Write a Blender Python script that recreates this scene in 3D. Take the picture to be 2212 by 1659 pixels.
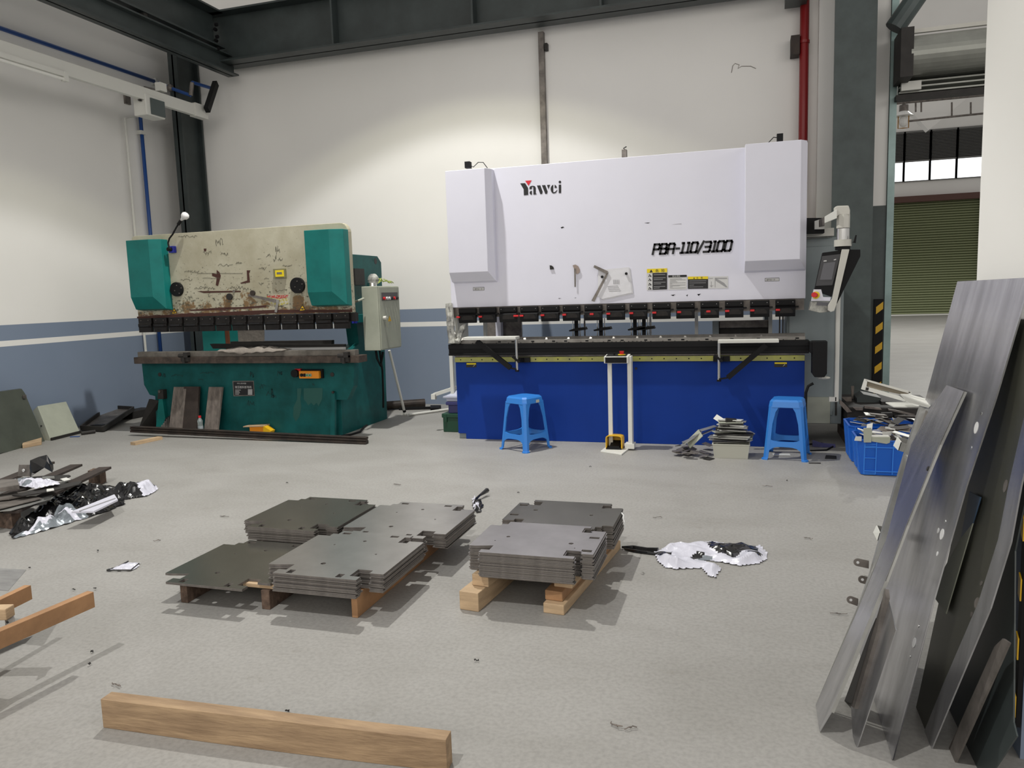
import bpy, math, random
from mathutils import Vector, Matrix, noise
random.seed(7)
for o in list(bpy.data.objects): bpy.data.objects.remove(o, do_unlink=True)
SC = bpy.context.scene
COL = SC.collection

# ---------------------------------------------------------------- camera
FPX, EYE = 1644.2, 1.45
YAW, PITCH, ROLL = -0.3000763, -0.1185815, -0.0320344
_f = Vector((math.sin(YAW)*math.cos(PITCH), math.cos(YAW)*math.cos(PITCH), math.sin(PITCH)))
_r0 = Vector((math.cos(YAW), -math.sin(YAW), 0)); _u0 = _r0.cross(_f)
_r = _r0*math.cos(ROLL) + _u0*math.sin(ROLL); _u = -_r0*math.sin(ROLL) + _u0*math.cos(ROLL)
CAM = Vector((0, 0, EYE))
cd = bpy.data.cameras.new('camera'); cam = bpy.data.objects.new('camera', cd); COL.objects.link(cam)
cd.sensor_fit = 'HORIZONTAL'; cd.sensor_width = 36.0; cd.lens = 36.0*FPX/2212.0
cd.clip_start = 0.05; cd.clip_end = 200
M3 = Matrix((_r, _u, -_f)).transposed()
cam.matrix_world = Matrix.Translation(CAM) @ M3.to_4x4()
SC.camera = cam

# ---------------------------------------------------------------- light
w = bpy.data.worlds.new('world'); SC.world = w; w.use_nodes = True
w.node_tree.nodes['Background'].inputs[0].default_value = (1.0, 0.965, 0.92, 1)
w.node_tree.nodes['Background'].inputs[1].default_value = 0.40
def spot(name, loc, power, angle, blend, size, color, target):
    l = bpy.data.lights.new(name, 'SPOT'); l.energy = power; l.spot_size = math.radians(angle); l.spot_blend = blend
    l.shadow_soft_size = size; l.color = color
    o = bpy.data.objects.new(name, l); COL.objects.link(o); o.location = loc
    d = Vector(target)-Vector(loc); o.rotation_euler = d.to_track_quat('-Z', 'Y').to_euler()
    return o
spot('high_bay_light', (-3.3, 6.0, 6.6), 560, 99, 0.14, 0.07, (1.0, 0.985, 0.96), (-3.3, 6.0, 0))
spot('high_bay_core_light', (-3.3, 6.0, 6.6), 800, 92, 1.0, 0.07, (1.0, 0.985, 0.96), (-3.3, 6.0, 0))
spot('high_bay_rim_light', (-3.3, 6.0, 6.6), 210, 105.5, 0.12, 0.07, (1.0, 0.98, 0.74), (-3.3, 6.0, 0))
spot('high_bay_light', (-2.2, -1.0, 7.0), 1100, 108, 0.3, 0.07, (1.0, 0.985, 0.95), (-2.2, -1.0, 0))
spot('high_bay_light', (5.5, 22.0, 8.0), 2600, 140, 0.3, 0.2, (1.0, 0.99, 0.94), (5.5, 22.0, 0))
al = bpy.data.lights.new('added_back_fill', 'AREA'); al.shape = 'RECTANGLE'; al.size = 20; al.size_y = 4; al.energy = 690; al.color = (1.0, 0.945, 0.87)  # unseen area fill added behind the camera to lift the walls
ao = bpy.data.objects.new('added_back_fill', al); COL.objects.link(ao); ao.location = (-2, -11, 6.0); ao.rotation_euler = (math.radians(88), 0, 0)
al = bpy.data.lights.new('added_side_fill', 'AREA'); al.shape = 'RECTANGLE'; al.size = 14; al.size_y = 3; al.energy = 430; al.color = (1.0, 0.955, 0.90)  # second added fill beside the camera, standing in for unseen windows
ao = bpy.data.objects.new('added_side_fill', al); COL.objects.link(ao); ao.location = (11, -3, 6.0); ao.rotation_euler = (math.radians(88), 0, math.radians(68))
SC.view_settings.view_transform = 'Standard'; SC.view_settings.look = 'None'
SC.view_settings.exposure = 0.0; SC.view_settings.gamma = 1.0; SC.view_settings.use_curve_mapping = False

# ---------------------------------------------------------------- points from the photograph
def ray(x, y): return _f + _r*((x-1106.0)/FPX) - _u*((y-829.5)/FPX)
def onz(x, y, z=0.0): d = ray(x, y); return CAM + d*((z-EYE)/d.z)
def ony(x, y, Y): d = ray(x, y); return CAM + d*(Y/d.y)
def onx(x, y, X): d = ray(x, y); return CAM + d*(X/d.x)
def onplane(x, y, p, n):
    d = ray(x, y); return CAM + d*((Vector(p)-CAM).dot(n)/d.dot(n))

# ---------------------------------------------------------------- materials
def srgb(r, g, b):
    def c(v):
        v /= 255.0
        return v/12.92 if v <= 0.04045 else ((v+0.055)/1.055)**2.4
    return (c(r), c(g), c(b), 1)
def mat(name, col, rough=0.6, metal=0.0, noise_amt=0.0, nscale=8.0, col2=None, bump=0.0, bscale=40.0, spec=0.5, emit=None, alpha=None, trans=0.0, thresh=None, stretch=None):
    m = bpy.data.materials.new(name); m.use_nodes = True
    nt = m.node_tree; b = nt.nodes['Principled BSDF']
    b.inputs['Base Color'].default_value = col if len(col) == 4 else (*col, 1)
    b.inputs['Roughness'].default_value = rough; b.inputs['Metallic'].default_value = metal
    b.inputs['Specular IOR Level'].default_value = spec
    if trans: b.inputs['Transmission Weight'].default_value = trans
    if emit: b.inputs['Emission Color'].default_value = emit[0]; b.inputs['Emission Strength'].default_value = emit[1]
    if noise_amt or bump:
        tc = nt.nodes.new('ShaderNodeTexCoord')
        src = tc.outputs['Object']
        if stretch:
            mp = nt.nodes.new('ShaderNodeMapping'); mp.inputs['Scale'].default_value = stretch
            nt.links.new(src, mp.inputs['Vector']); src = mp.outputs['Vector']
    if noise_amt:
        n = nt.nodes.new('ShaderNodeTexNoise'); n.inputs['Scale'].default_value = nscale; n.inputs['Detail'].default_value = 6
        n.inputs['Roughness'].default_value = 0.62
        nt.links.new(src, n.inputs['Vector'])
        r = nt.nodes.new('ShaderNodeValToRGB')
        lo, hi = thresh or (0.35, 0.68)
        r.color_ramp.elements[0].position = lo; r.color_ramp.elements[1].position = hi
        c2 = col2 or tuple(x*(1-noise_amt) for x in col[:3])+(1,)
        r.color_ramp.elements[0].color = c2 if len(c2) == 4 else (*c2, 1)
        r.color_ramp.elements[1].color = col if len(col) == 4 else (*col, 1)
        nt.links.new(n.outputs['Fac'], r.inputs['Fac']); nt.links.new(r.outputs['Color'], b.inputs['Base Color'])
    if bump:
        n2 = nt.nodes.new('ShaderNodeTexNoise'); n2.inputs['Scale'].default_value = bscale; n2.inputs['Detail'].default_value = 8
        nt.links.new(src, n2.inputs['Vector'])
        bp = nt.nodes.new('ShaderNodeBump'); bp.inputs['Strength'].default_value = bump; bp.inputs['Distance'].default_value = 0.01
        nt.links.new(n2.outputs['Fac'], bp.inputs['Height']); nt.links.new(bp.outputs['Normal'], b.inputs['Normal'])
    return m
def wall_mat(name, dado=True):
    """white plaster with a grey-blue painted dado, banded by height, patchy hand-painted tone"""
    m = bpy.data.materials.new(name); m.use_nodes = True; nt = m.node_tree; b = nt.nodes['Principled BSDF']
    b.inputs['Roughness'].default_value = 0.75
    g = nt.nodes.new('ShaderNodeNewGeometry'); s = nt.nodes.new('ShaderNodeSeparateXYZ'); nt.links.new(g.outputs['Position'], s.inputs[0])
    n = nt.nodes.new('ShaderNodeTexNoise'); n.inputs['Scale'].default_value = 0.40; n.inputs['Detail'].default_value = 7
    nt.links.new(g.outputs['Position'], n.inputs['Vector'])
    def ramp(c1, c2, lo=0.35, hi=0.65):
        r = nt.nodes.new('ShaderNodeValToRGB'); r.color_ramp.elements[0].position = lo; r.color_ramp.elements[1].position = hi
        r.color_ramp.elements[0].color = c1; r.color_ramp.elements[1].color = c2
        nt.links.new(n.outputs['Fac'], r.inputs['Fac']); return r.outputs['Color']
    white = ramp((0.80, 0.79, 0.765, 1), (0.86, 0.85, 0.825, 1))
    grey = ramp((0.185, 0.235, 0.325, 1), (0.225, 0.275, 0.365, 1))
    if dado:
        cr = nt.nodes.new('ShaderNodeMapRange'); cr.inputs['From Min'].default_value = 0; cr.inputs['From Max'].default_value = 2
        nt.links.new(s.outputs['Z'], cr.inputs['Value'])
        k = nt.nodes.new('ShaderNodeValToRGB'); k.color_ramp.interpolation = 'CONSTANT'
        e = k.color_ramp.elements
        e[0].position = 0; e[0].color = (1, 1, 1, 1); e[1].position = 1.040/2; e[1].color = (0, 0, 0, 1)
        a = e.new(1.104/2); a.color = (1, 1, 1, 1); a = e.new(1.276/2); a.color = (0, 0, 0, 1)
        nt.links.new(cr.outputs['Result'], k.inputs['Fac'])
        mx = nt.nodes.new('ShaderNodeMix'); mx.data_type = 'RGBA'
        nt.links.new(k.outputs['Color'], mx.inputs['Factor']); nt.links.new(white, mx.inputs['A']); nt.links.new(grey, mx.inputs['B'])
        nt.links.new(mx.outputs['Result'], b.inputs['Base Color'])
    else: nt.links.new(white, b.inputs['Base Color'])
    return m
def floor_mat():
    m = bpy.data.materials.new('polished_concrete'); m.use_nodes = True; nt = m.node_tree; b = nt.nodes['Principled BSDF']
    g = nt.nodes.new('ShaderNodeNewGeometry')
    mp = nt.nodes.new('ShaderNodeMapping'); mp.inputs['Scale'].default_value = (0.8, 1.3, 1); nt.links.new(g.outputs['Position'], mp.inputs['Vector'])
    n = nt.nodes.new('ShaderNodeTexNoise'); n.inputs['Scale'].default_value = 1.6; n.inputs['Detail'].default_value = 10; n.inputs['Roughness'].default_value = 0.6; n.inputs['Distortion'].default_value = 0.5
    nt.links.new(mp.outputs['Vector'], n.inputs['Vector'])
    r = nt.nodes.new('ShaderNodeValToRGB'); e = r.color_ramp.elements
    e[0].position = 0.28; e[0].color = (0.265, 0.257, 0.24, 1); e[1].position = 0.62; e[1].color = (0.315, 0.307, 0.292, 1)
    nt.links.new(n.outputs['Fac'], r.inputs['Fac'])
    n3 = nt.nodes.new('ShaderNodeTexNoise'); n3.inputs['Scale'].default_value = 60; n3.inputs['Detail'].default_value = 6
    nt.links.new(g.outputs['Position'], n3.inputs['Vector'])
    r3 = nt.nodes.new('ShaderNodeValToRGB'); r3.color_ramp.elements[0].position = 0.3; r3.color_ramp.elements[1].position = 0.6
    r3.color_ramp.elements[0].color = (0.86, 0.86, 0.86, 1); r3.color_ramp.elements[1].color = (1.03, 1.03, 1.03, 1)
    nt.links.new(n3.outputs['Fac'], r3.inputs['Fac'])
    # dark scuffs and stains
    n4 = nt.nodes.new('ShaderNodeTexNoise'); n4.inputs['Scale'].default_value = 3.2; n4.inputs['Detail'].default_value = 12; n4.inputs['Roughness'].default_value = 0.75
    nt.links.new(mp.outputs['Vector'], n4.inputs['Vector'])
    r4 = nt.nodes.new('ShaderNodeValToRGB'); r4.color_ramp.elements[0].position = 0.27; r4.color_ramp.elements[1].position = 0.40
    r4.color_ramp.elements[0].color = (0.78, 0.76, 0.72, 1); r4.color_ramp.elements[1].color = (1, 1, 1, 1)
    nt.links.new(n4.outputs['Fac'], r4.inputs['Fac'])
    m1 = nt.nodes.new('ShaderNodeMix'); m1.data_type = 'RGBA'; m1.blend_type = 'MULTIPLY'; m1.inputs['Factor'].default_value = 1
    m2 = nt.nodes.new('ShaderNodeMix'); m2.data_type = 'RGBA'; m2.blend_type = 'MULTIPLY'; m2.inputs['Factor'].default_value = 1
    nt.links.new(r.outputs['Color'], m1.inputs['A']); nt.links.new(r3.outputs['Color'], m1.inputs['B'])
    nt.links.new(m1.outputs['Result'], m2.inputs['A']); nt.links.new(r4.outputs['Color'], m2.inputs['B'])
    nt.links.new(m2.outputs['Result'], b.inputs['Base Color'])
    b.inputs['Roughness'].default_value = 0.55; b.inputs['Specular IOR Level'].default_value = 0.35
    bp = nt.nodes.new('ShaderNodeBump'); bp.inputs['Strength'].default_value = 0.25; bp.inputs['Distance'].default_value = 0.004
    nt.links.new(n3.outputs['Fac'], bp.inputs['Height']); nt.links.new(bp.outputs['Normal'], b.inputs['Normal'])
    return m
def shutter_mat(name, col, period):
    m = mat(name, col, 0.5, 0.2)
    return m
M = {}
M['wall'] = wall_mat('plaster_with_dado'); M['plain_wall'] = wall_mat('white_plaster', False); M['floor'] = floor_mat()
M['steel_paint'] = mat('dark_grey_green_steel_paint', (0.045, 0.058, 0.058), 0.45, 0, 0.35, 3)
M['steel_paint_light'] = mat('grey_green_steel_paint', (0.075, 0.098, 0.098), 0.5, 0, 0.4, 2.5, bump=0.05)
M['white_paint'] = mat('white_machine_paint', (0.73, 0.73, 0.83), 0.42, 0, 0.03, 2)
M['cream_white'] = mat('cream_white_paint', (0.62, 0.61, 0.56), 0.5, 0, 0.08, 5)
M['blue_paint'] = mat('deep_blue_machine_paint', (0.004, 0.038, 0.27), 0.6, 0, 0.12, 2, spec=0.2)
M['teal'] = mat('worn_teal_paint', (0.010, 0.118, 0.118), 0.42, 0, 0.55, 3.2, (0.005, 0.062, 0.06), bump=0.04, spec=0.2)
M['teal_light'] = mat('teal_cover_paint', (0.008, 0.18, 0.165), 0.45, 0, 0.25, 4, spec=0.25)
M['black'] = mat('black_plastic', (0.008, 0.008, 0.009), 0.6, spec=0.2)
M['black_steel'] = mat('oiled_black_steel', (0.022, 0.019, 0.018), 0.4, 0.5, 0.4, 20)
M['red'] = mat('red_plastic', (0.55, 0.015, 0.02), 0.35)
M['red_pipe'] = mat('red_pipe_paint', (0.24, 0.012, 0.014), 0.4)
M['steel'] = mat('ground_steel', (0.50, 0.48, 0.45), 0.35, 0.85, 0.3, 12)
M['die_steel'] = mat('brushed_die_steel', (0.30, 0.285, 0.265), 0.42, 0.75, 0.35, 9)
M['dull_steel'] = mat('dull_steel', (0.26, 0.235, 0.215), 0.5, 0.6, 0.5, 10)
M['plate'] = mat('cold_rolled_plate', (0.50, 0.485, 0.485), 0.30, 0.92, 0.18, 5)
M['plate_dark'] = mat('darkened_plate', (0.25, 0.245, 0.22), 0.26, 0.9, 0.2, 4)  # darker copy of the plate, its dark reflections put into the colour
M['plate_edge'] = mat('cut_plate_edge', (0.22, 0.20, 0.185), 0.5, 0.4, 0.3, 30)
M['chrome'] = mat('bright_tube', (0.75, 0.75, 0.74), 0.18, 1.0)
M['yellow'] = mat('yellow_plastic', (0.72, 0.42, 0.01), 0.4)
M['yellow_rail'] = mat('yellow_anodised_rail', (0.44, 0.44, 0.10), 0.4, 0.4, 0.4, 6, (0.30, 0.30, 0.13))
M['sign_yellow'] = mat('sign_yellow', (0.80, 0.62, 0.01), 0.5)
M['ink'] = mat('black_ink', (0.008, 0.008, 0.01), 0.5)
M['paper'] = mat('white_paper', (0.72, 0.72, 0.76), 0.7, bump=0.3, bscale=14)
M['sticker_white'] = mat('white_sticker', (0.62, 0.62, 0.62), 0.5)
M['sticker_grey'] = mat('grey_print', (0.30, 0.30, 0.31), 0.5)
M['logo_red'] = mat('logo_red', (0.62, 0.012, 0.03), 0.5)
M['stool'] = mat('blue_stool_plastic', (0.028, 0.20, 0.62), 0.38, spec=0.6)
M['crate'] = mat('blue_crate_plastic', (0.004, 0.10, 0.50), 0.38)
M['crate_rib'] = mat('crate_rib_highlight', (0.03, 0.20, 0.72), 0.35)  # lighter than the crate: edge highlights of the ribs put into the colour
M['wood'] = mat('pale_pine', (0.56, 0.40, 0.245), 0.7, 0, 0.3, 5, bump=0.15, bscale=30, stretch=(1, 1, 6))
M['wood_orange'] = mat('orange_brown_timber', (0.42, 0.23, 0.11), 0.7, 0, 0.35, 6, bump=0.15)
M['wood_face'] = mat('sawn_brown_timber', (0.42, 0.29, 0.17), 0.75, 0, 0.4, 5, (0.25, 0.165, 0.095), bump=0.3, bscale=22, stretch=(.7, 5, 5))
M['wood_end'] = mat('weathered_timber_end', (0.16, 0.105, 0.075), 0.85, 0, 0.6, 25, bump=0.5)
M['wood_grey'] = mat('greyed_board', (0.235, 0.20, 0.175), 0.8, 0, 0.6, 5, (0.10, 0.085, 0.075), bump=0.2, stretch=(3, 3, 1))
M['wood_dark'] = mat('dark_board', (0.05, 0.036, 0.03), 0.8, 0, 0.5, 6)
M['cream_worn'] = None
M['cab'] = mat('grey_green_enamel', (0.40, 0.42, 0.345), 0.5, 0, 0.15, 5)
M['cab_blue'] = mat('grey_blue_enamel', (0.235, 0.275, 0.285), 0.35, 0, 0.15, 2)
M['grey_galv'] = mat('galvanised_channel', (0.42, 0.42, 0.40), 0.4, 0.6, 0.3, 6)
M['white_pvc'] = mat('white_pvc', (0.66, 0.66, 0.62), 0.4)
M['blue_pipe'] = mat('blue_air_pipe', (0.012, 0.065, 0.26), 0.4)
M['shutter_green'] = mat('olive_green_shutter', (0.27, 0.30, 0.17), 0.5, 0.1)
M['shutter_grey'] = mat('galvanised_shutter', (0.34, 0.35, 0.32), 0.4, 0.5, 0.2, 3)
M['louvre'] = mat('dark_louvre', (0.17, 0.17, 0.165), 0.5, 0.2)
M['glass_sky'] = mat('bright_window', (0.9, 0.93, 0.95), 0.3, emit=((0.95, 0.98, 1.0, 1), 2.0))
M['film_black'] = mat('glossy_black_film', (0.006, 0.006, 0.007), 0.14, spec=0.8)
M['film_white'] = mat('white_film', (0.58, 0.58, 0.66), 0.35)
M['film_silver'] = mat('silver_film', (0.22, 0.245, 0.27), 0.3, 0.3)
M['frost'] = mat('clear_crinkled_plastic', (0.55, 0.55, 0.50), 0.25, 0.1, 0.5, 12, (0.1, 0.1, 0.1))
M['green_box'] = mat('dark_green_plastic', (0.006, 0.05, 0.025), 0.4)
M['violet_box'] = mat('dark_violet_plastic', (0.035, 0.035, 0.14), 0.4)
M['clear_box'] = mat('milky_plastic', (0.45, 0.47, 0.58), 0.3)
M['tub'] = mat('milky_tub', (0.46, 0.46, 0.40), 0.4)
M['orange'] = mat('orange_button_box', (0.75, 0.26, 0.01), 0.45)
M['glass'] = mat('bulb_glass', (0.75, 0.75, 0.76), 0.12, spec=0.9)
M['olive_cab'] = mat('dark_olive_enamel', (0.075, 0.085, 0.068), 0.5, 0, 0.3, 3)
M['dark'] = mat('blackened_steel', (0.03, 0.027, 0.025), 0.6, 0.2, 0.4, 8)
M['brown_steel'] = mat('brown_rusty_steel', (0.055, 0.040, 0.032), 0.6, 0.3, 0.5, 9, (0.025, 0.02, 0.018))
M['cloth'] = mat('dusty_rag', (0.27, 0.24, 0.21), 0.9, 0, 0.3, 12, bump=0.3)
M['bottle'] = mat('clear_bottle', (0.35, 0.42, 0.42), 0.12, spec=0.9, trans=0.55)
M['screen'] = mat('grey_screen', (0.14, 0.14, 0.155), 0.2)
M['green_pipe'] = mat('green_hose', (0.02, 0.13, 0.08), 0.5, 0, 0.3, 20)
M['tube_lamp'] = mat('fluorescent_tube', (0.80, 0.80, 0.76), 0.4)
M['blue_bright'] = mat('blue_plastic', (0.02, 0.03, 0.38), 0.4)
M['shiny_sheet'] = mat('brushed_galvanised_sheet', (0.60, 0.60, 0.62), 0.27, 0.9, 0.38, 3.0, stretch=(2.2, 5.0, .45), bump=0.03)
M['olive_sheet'] = mat('olive_tinted_sheet', (0.13, 0.13, 0.10), 0.38, 0.75, 0.25, 2.0)
M['lamp_white'] = mat('white_lamp_glass', (0.8, 0.8, 0.78), 0.3)

def worn_cream():
    m = mat('worn_cream_paint', (0.50, 0.48, 0.375), 0.55, 0, 0.25, 2.6, (0.36, 0.33, 0.235), bump=0.06)
    nt = m.node_tree; b = nt.nodes['Principled BSDF']; base = b.inputs['Base Color'].links[0].from_socket
    g = nt.nodes.new('ShaderNodeNewGeometry')
    def layer(prev, scale, lo, hi, col, zlo, zhi, stretch=(1, 1, 1)):
        mp = nt.nodes.new('ShaderNodeMapping'); mp.inputs['Scale'].default_value = stretch; nt.links.new(g.outputs['Position'], mp.inputs['Vector'])
        n = nt.nodes.new('ShaderNodeTexNoise'); n.inputs['Scale'].default_value = scale; n.inputs['Detail'].default_value = 9; n.inputs['Roughness'].default_value = .68
        nt.links.new(mp.outputs['Vector'], n.inputs['Vector'])
        s = nt.nodes.new('ShaderNodeSeparateXYZ'); nt.links.new(g.outputs['Position'], s.inputs[0])
        mr = nt.nodes.new('ShaderNodeMapRange'); mr.inputs['From Min'].default_value = zlo; mr.inputs['From Max'].default_value = zhi
        mr.inputs['To Min'].default_value = 0.22; mr.inputs['To Max'].default_value = 0.0
        nt.links.new(s.outputs['Z'], mr.inputs['Value'])
        ad = nt.nodes.new('ShaderNodeMath'); ad.operation = 'ADD'; nt.links.new(n.outputs['Fac'], ad.inputs[0]); nt.links.new(mr.outputs['Result'], ad.inputs[1])
        r = nt.nodes.new('ShaderNodeMapRange'); r.inputs['From Min'].default_value = lo; r.inputs['From Max'].default_value = hi; nt.links.new(ad.outputs[0], r.inputs['Value'])
        mx = nt.nodes.new('ShaderNodeMix'); mx.data_type = 'RGBA'; nt.links.new(r.outputs['Result'], mx.inputs['Factor'])
        nt.links.new(prev, mx.inputs['A']); mx.inputs['B'].default_value = col; return mx.outputs['Result']
    o = layer(base, 4.5, 0.69, 0.74, (0.20, 0.12, 0.05, 1), 1.33, 1.75)           # rust
    o = layer(o, 14, 0.745, 0.76, (0.085, 0.022, 0.015, 1), 1.31, 1.50, (0.35, 1, 3)) # bare red primer near the lower edge
    o = layer(o, 30, 0.745, 0.765, (0.09, 0.085, 0.06, 1), 1.2, 2.6, (1, 1, 1.6))     # grime specks and scribbles
    nt.links.new(o, b.inputs['Base Color']); return m
M['cream_worn'] = worn_cream()

# ---------------------------------------------------------------- mesh building
class MB:
    def __init__(s): s.v = []; s.f = []; s.m = []; s.cur = 0
    def add(s, vs, fs):
        n = len(s.v); s.v += [tuple(v) for v in vs]; s.f += [tuple(n+i for i in f) for f in fs]; s.m += [s.cur]*len(fs); return s
    def box(s, x0, x1, y0, y1, z0, z1):
        if x0 > x1: x0, x1 = x1, x0
        if y0 > y1: y0, y1 = y1, y0
        if z0 > z1: z0, z1 = z1, z0
        return s.add([(x0,y0,z0),(x1,y0,z0),(x1,y1,z0),(x0,y1,z0),(x0,y0,z1),(x1,y0,z1),(x1,y1,z1),(x0,y1,z1)],
                     [(0,3,2,1),(4,5,6,7),(0,1,5,4),(1,2,6,5),(2,3,7,6),(3,0,4,7)])
    def obox(s, c, ax, ay, az):
        c, ax, ay, az = map(Vector, (c, ax, ay, az))   # half axes
        vs = [c+ax*i+ay*j+az*k for k in (-1, 1) for (i, j) in ((-1,-1),(1,-1),(1,1),(-1,1))]
        return s.add(vs, [(0,3,2,1),(4,5,6,7),(0,1,5,4),(1,2,6,5),(2,3,7,6),(3,0,4,7)])
    def prism(s, pts, vec):
        pts = [Vector(p) for p in pts]; n = len(pts); vec = Vector(vec)
        nm = Vector((0,0,0))
        for i in range(n): nm += pts[i].cross(pts[(i+1) % n])
        if nm.dot(vec) > 0: pts.reverse()
        vs = pts+[p+vec for p in pts]
        return s.add(vs, [tuple(range(n)), tuple(range(2*n-1, n-1, -1))]+[(i, i+n, (i+1) % n+n, (i+1) % n) for i in range(n)])
    def loft(s, rings, cap=True):
        n = len(rings[0]); vs = [v for r in rings for v in r]; fs = []
        for k in range(len(rings)-1):
            for i in range(n): fs.append((k*n+i, k*n+(i+1) % n, (k+1)*n+(i+1) % n, (k+1)*n+i))
        if cap: fs += [tuple(range(n-1, -1, -1)), tuple(range((len(rings)-1)*n, len(rings)*n))]
        return s.add(vs, fs)
    def tube(s, path, r, seg=10, cap=True):
        path = [Vector(p) for p in path]; rings = []
        rs = r if isinstance(r, (list, tuple)) else [r]*len(path)
        ref = None
        for i, p in enumerate(path):
            t = ((path[min(i+1, len(path)-1)]-path[max(i-1, 0)])).normalized()
            if ref is None: ref = Vector((0,0,1)) if abs(t.z) < .9 else Vector((1,0,0))
            a = t.cross(ref).normalized(); b = a.cross(t).normalized(); ref = b
            rings.append([p+(a*math.cos(2*math.pi*j/seg)+b*math.sin(2*math.pi*j/seg))*rs[i] for j in range(seg)])
        return s.loft(rings, cap)
    def cyl(s, a, b, r, r2=None, seg=16): return s.tube([a, b], [r, r if r2 is None else r2], seg)
    def strut(s, a, b, w_, h, up=(0,0,1)):
        a, b = Vector(a), Vector(b); d = (b-a); L = d.length; d.normalize(); up = Vector(up)
        sd = d.cross(up).normalized(); u2 = sd.cross(d).normalized()
        return s.obox((a+b)/2, d*L/2, sd*w_/2, u2*h/2)
    def ball(s, c, r, seg=14, sc=(1,1,1)):
        rings = []
        for k in range(1, 8):
            ph = math.pi*k/8
            rings.append([Vector((c[0]+r*sc[0]*math.sin(ph)*math.cos(2*math.pi*j/seg), c[1]+r*sc[1]*math.sin(ph)*math.sin(2*math.pi*j/seg), c[2]-r*sc[2]*math.cos(ph))) for j in range(seg)])
        return s.loft(rings)
    def build(s, name, mats, parent=None, bevel=0, smooth=False, origin=None, **tags):
        me = bpy.data.meshes.new(name)
        vs = s.v
        inv = None
        if parent is not None:
            inv = parent_world(parent).inverted()
        org = Vector(origin) if origin is not None else None
        if inv is not None: vs = [inv @ Vector(v) for v in vs]
        elif org is not None: vs = [Vector(v)-org for v in vs]
        me.from_pydata([tuple(v) for v in vs], [], s.f)
        if not isinstance(mats, (list, tuple)): mats = [mats]
        for mm in mats: me.materials.append(mm)
        for i, p in enumerate(me.polygons):
            p.material_index = s.m[i]; p.use_smooth = smooth
        me.update()
        o = bpy.data.objects.new(name, me); COL.objects.link(o)
        if parent is not None: o.parent = parent
        elif org is not None: o.location = org
        if bevel:
            b = o.modifiers.new('bevel', 'BEVEL'); b.width = bevel; b.segments = 2; b.limit_method = 'ANGLE'; b.angle_limit = math.radians(40)
        if smooth:
            pass
        for k, v in tags.items(): o[k] = v
        return o
def parent_world(o):
    m = Matrix.Translation(o.location) @ o.rotation_euler.to_matrix().to_4x4()
    return parent_world(o.parent) @ m if o.parent else m
def thing(name, label, cat, loc=(0,0,0), rz=0, group=None):
    o = bpy.data.objects.new(name, None); COL.objects.link(o); o.location = loc; o.rotation_euler = (0,0,rz)
    o.empty_display_size = 0.1
    o['label'] = label; o['category'] = cat
    if group: o['group'] = group
    return o
def tag(o, label, cat, group=None, kind=None):
    o['label'] = label; o['category'] = cat
    if group: o['group'] = group
    if kind: o['kind'] = kind
    return o
def struct(name, mb, m, **k):
    o = mb.build(name, m, **k); o['kind'] = 'structure'; return o
def copy_tree(o, parent=None):
    c = o.copy(); COL.objects.link(c); c.parent = parent
    for ch in list(o.children): copy_tree(ch, c)
    return c
def text_mesh(s, size, mb, origin, xdir=(1,0,0), ydir=(0,0,1), shear=0, bold=0, align='LEFT', thick=0.001):
    """adds the outlines of a line of lettering to mb, lying on the plane of xdir and ydir"""
    cu = bpy.data.curves.new('t', 'FONT'); cu.body = s; cu.size = size; cu.align_x = align; cu.shear = shear; cu.offset = bold
    ob = bpy.data.objects.new('t', cu); COL.objects.link(ob)
    bpy.context.view_layer.update()
    dg = bpy.context.evaluated_depsgraph_get(); me = ob.evaluated_get(dg).to_mesh()
    x, y, o = Vector(xdir), Vector(ydir), Vector(origin); n = x.cross(y).normalized()
    vs = [o+x*v.co.x+y*v.co.y+n*thick for v in me.vertices]
    mb.add(vs, [tuple(p.vertices) for p in me.polygons])
    ob.evaluated_get(dg).to_mesh_clear(); bpy.data.objects.remove(ob, do_unlink=True); bpy.data.curves.remove(cu)
    return mb
def plate_mesh(name, outer, holes, t, mats):
    """flat plate with holes: outline in metres, thickness t, base at z = 0"""
    cu = bpy.data.curves.new(name, 'CURVE'); cu.dimensions = '2D'; cu.fill_mode = 'BOTH'; cu.extrude = t/2
    for loop in [outer]+holes:
        sp = cu.splines.new('POLY'); sp.points.add(len(loop)-1); sp.use_cyclic_u = True
        for i, p in enumerate(loop): sp.points[i].co = (p[0], p[1], 0, 1)
    ob = bpy.data.objects.new(name, cu); COL.objects.link(ob); bpy.context.view_layer.update()
    dg = bpy.context.evaluated_depsgraph_get(); me0 = ob.evaluated_get(dg).to_mesh()
    me = bpy.data.meshes.new(name)
    me.from_pydata([(v.co.x, v.co.y, v.co.z+t/2) for v in me0.vertices], [], [tuple(p.vertices) for p in me0.polygons])
    for m_ in mats: me.materials.append(m_)
    me.update()
    for p in me.polygons: p.material_index = 0 if abs(p.normal.z) > .5 else min(1, len(mats)-1)
    ob.evaluated_get(dg).to_mesh_clear(); bpy.data.objects.remove(ob, do_unlink=True); bpy.data.curves.remove(cu)
    return me
def inside(p, poly):
    c = False; j = len(poly)-1
    for i in range(len(poly)):
        a, b = poly[i], poly[j]
        if (a[1] > p[1]) != (b[1] > p[1]) and p[0] < (b[0]-a[0])*(p[1]-a[1])/(b[1]-a[1]+1e-12)+a[0]: c = not c
        j = i
    return c
def dist_edge(p, poly):
    best = 9
    for i in range(len(poly)):
        a = Vector(poly[i]); b = Vector(poly[(i+1) % len(poly)]); ab = b-a; q = Vector(p)
        t = max(0, min(1, (q-a).dot(ab)/(ab.dot(ab)+1e-12))); best = min(best, (q-a-ab*t).length)
    return best
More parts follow.
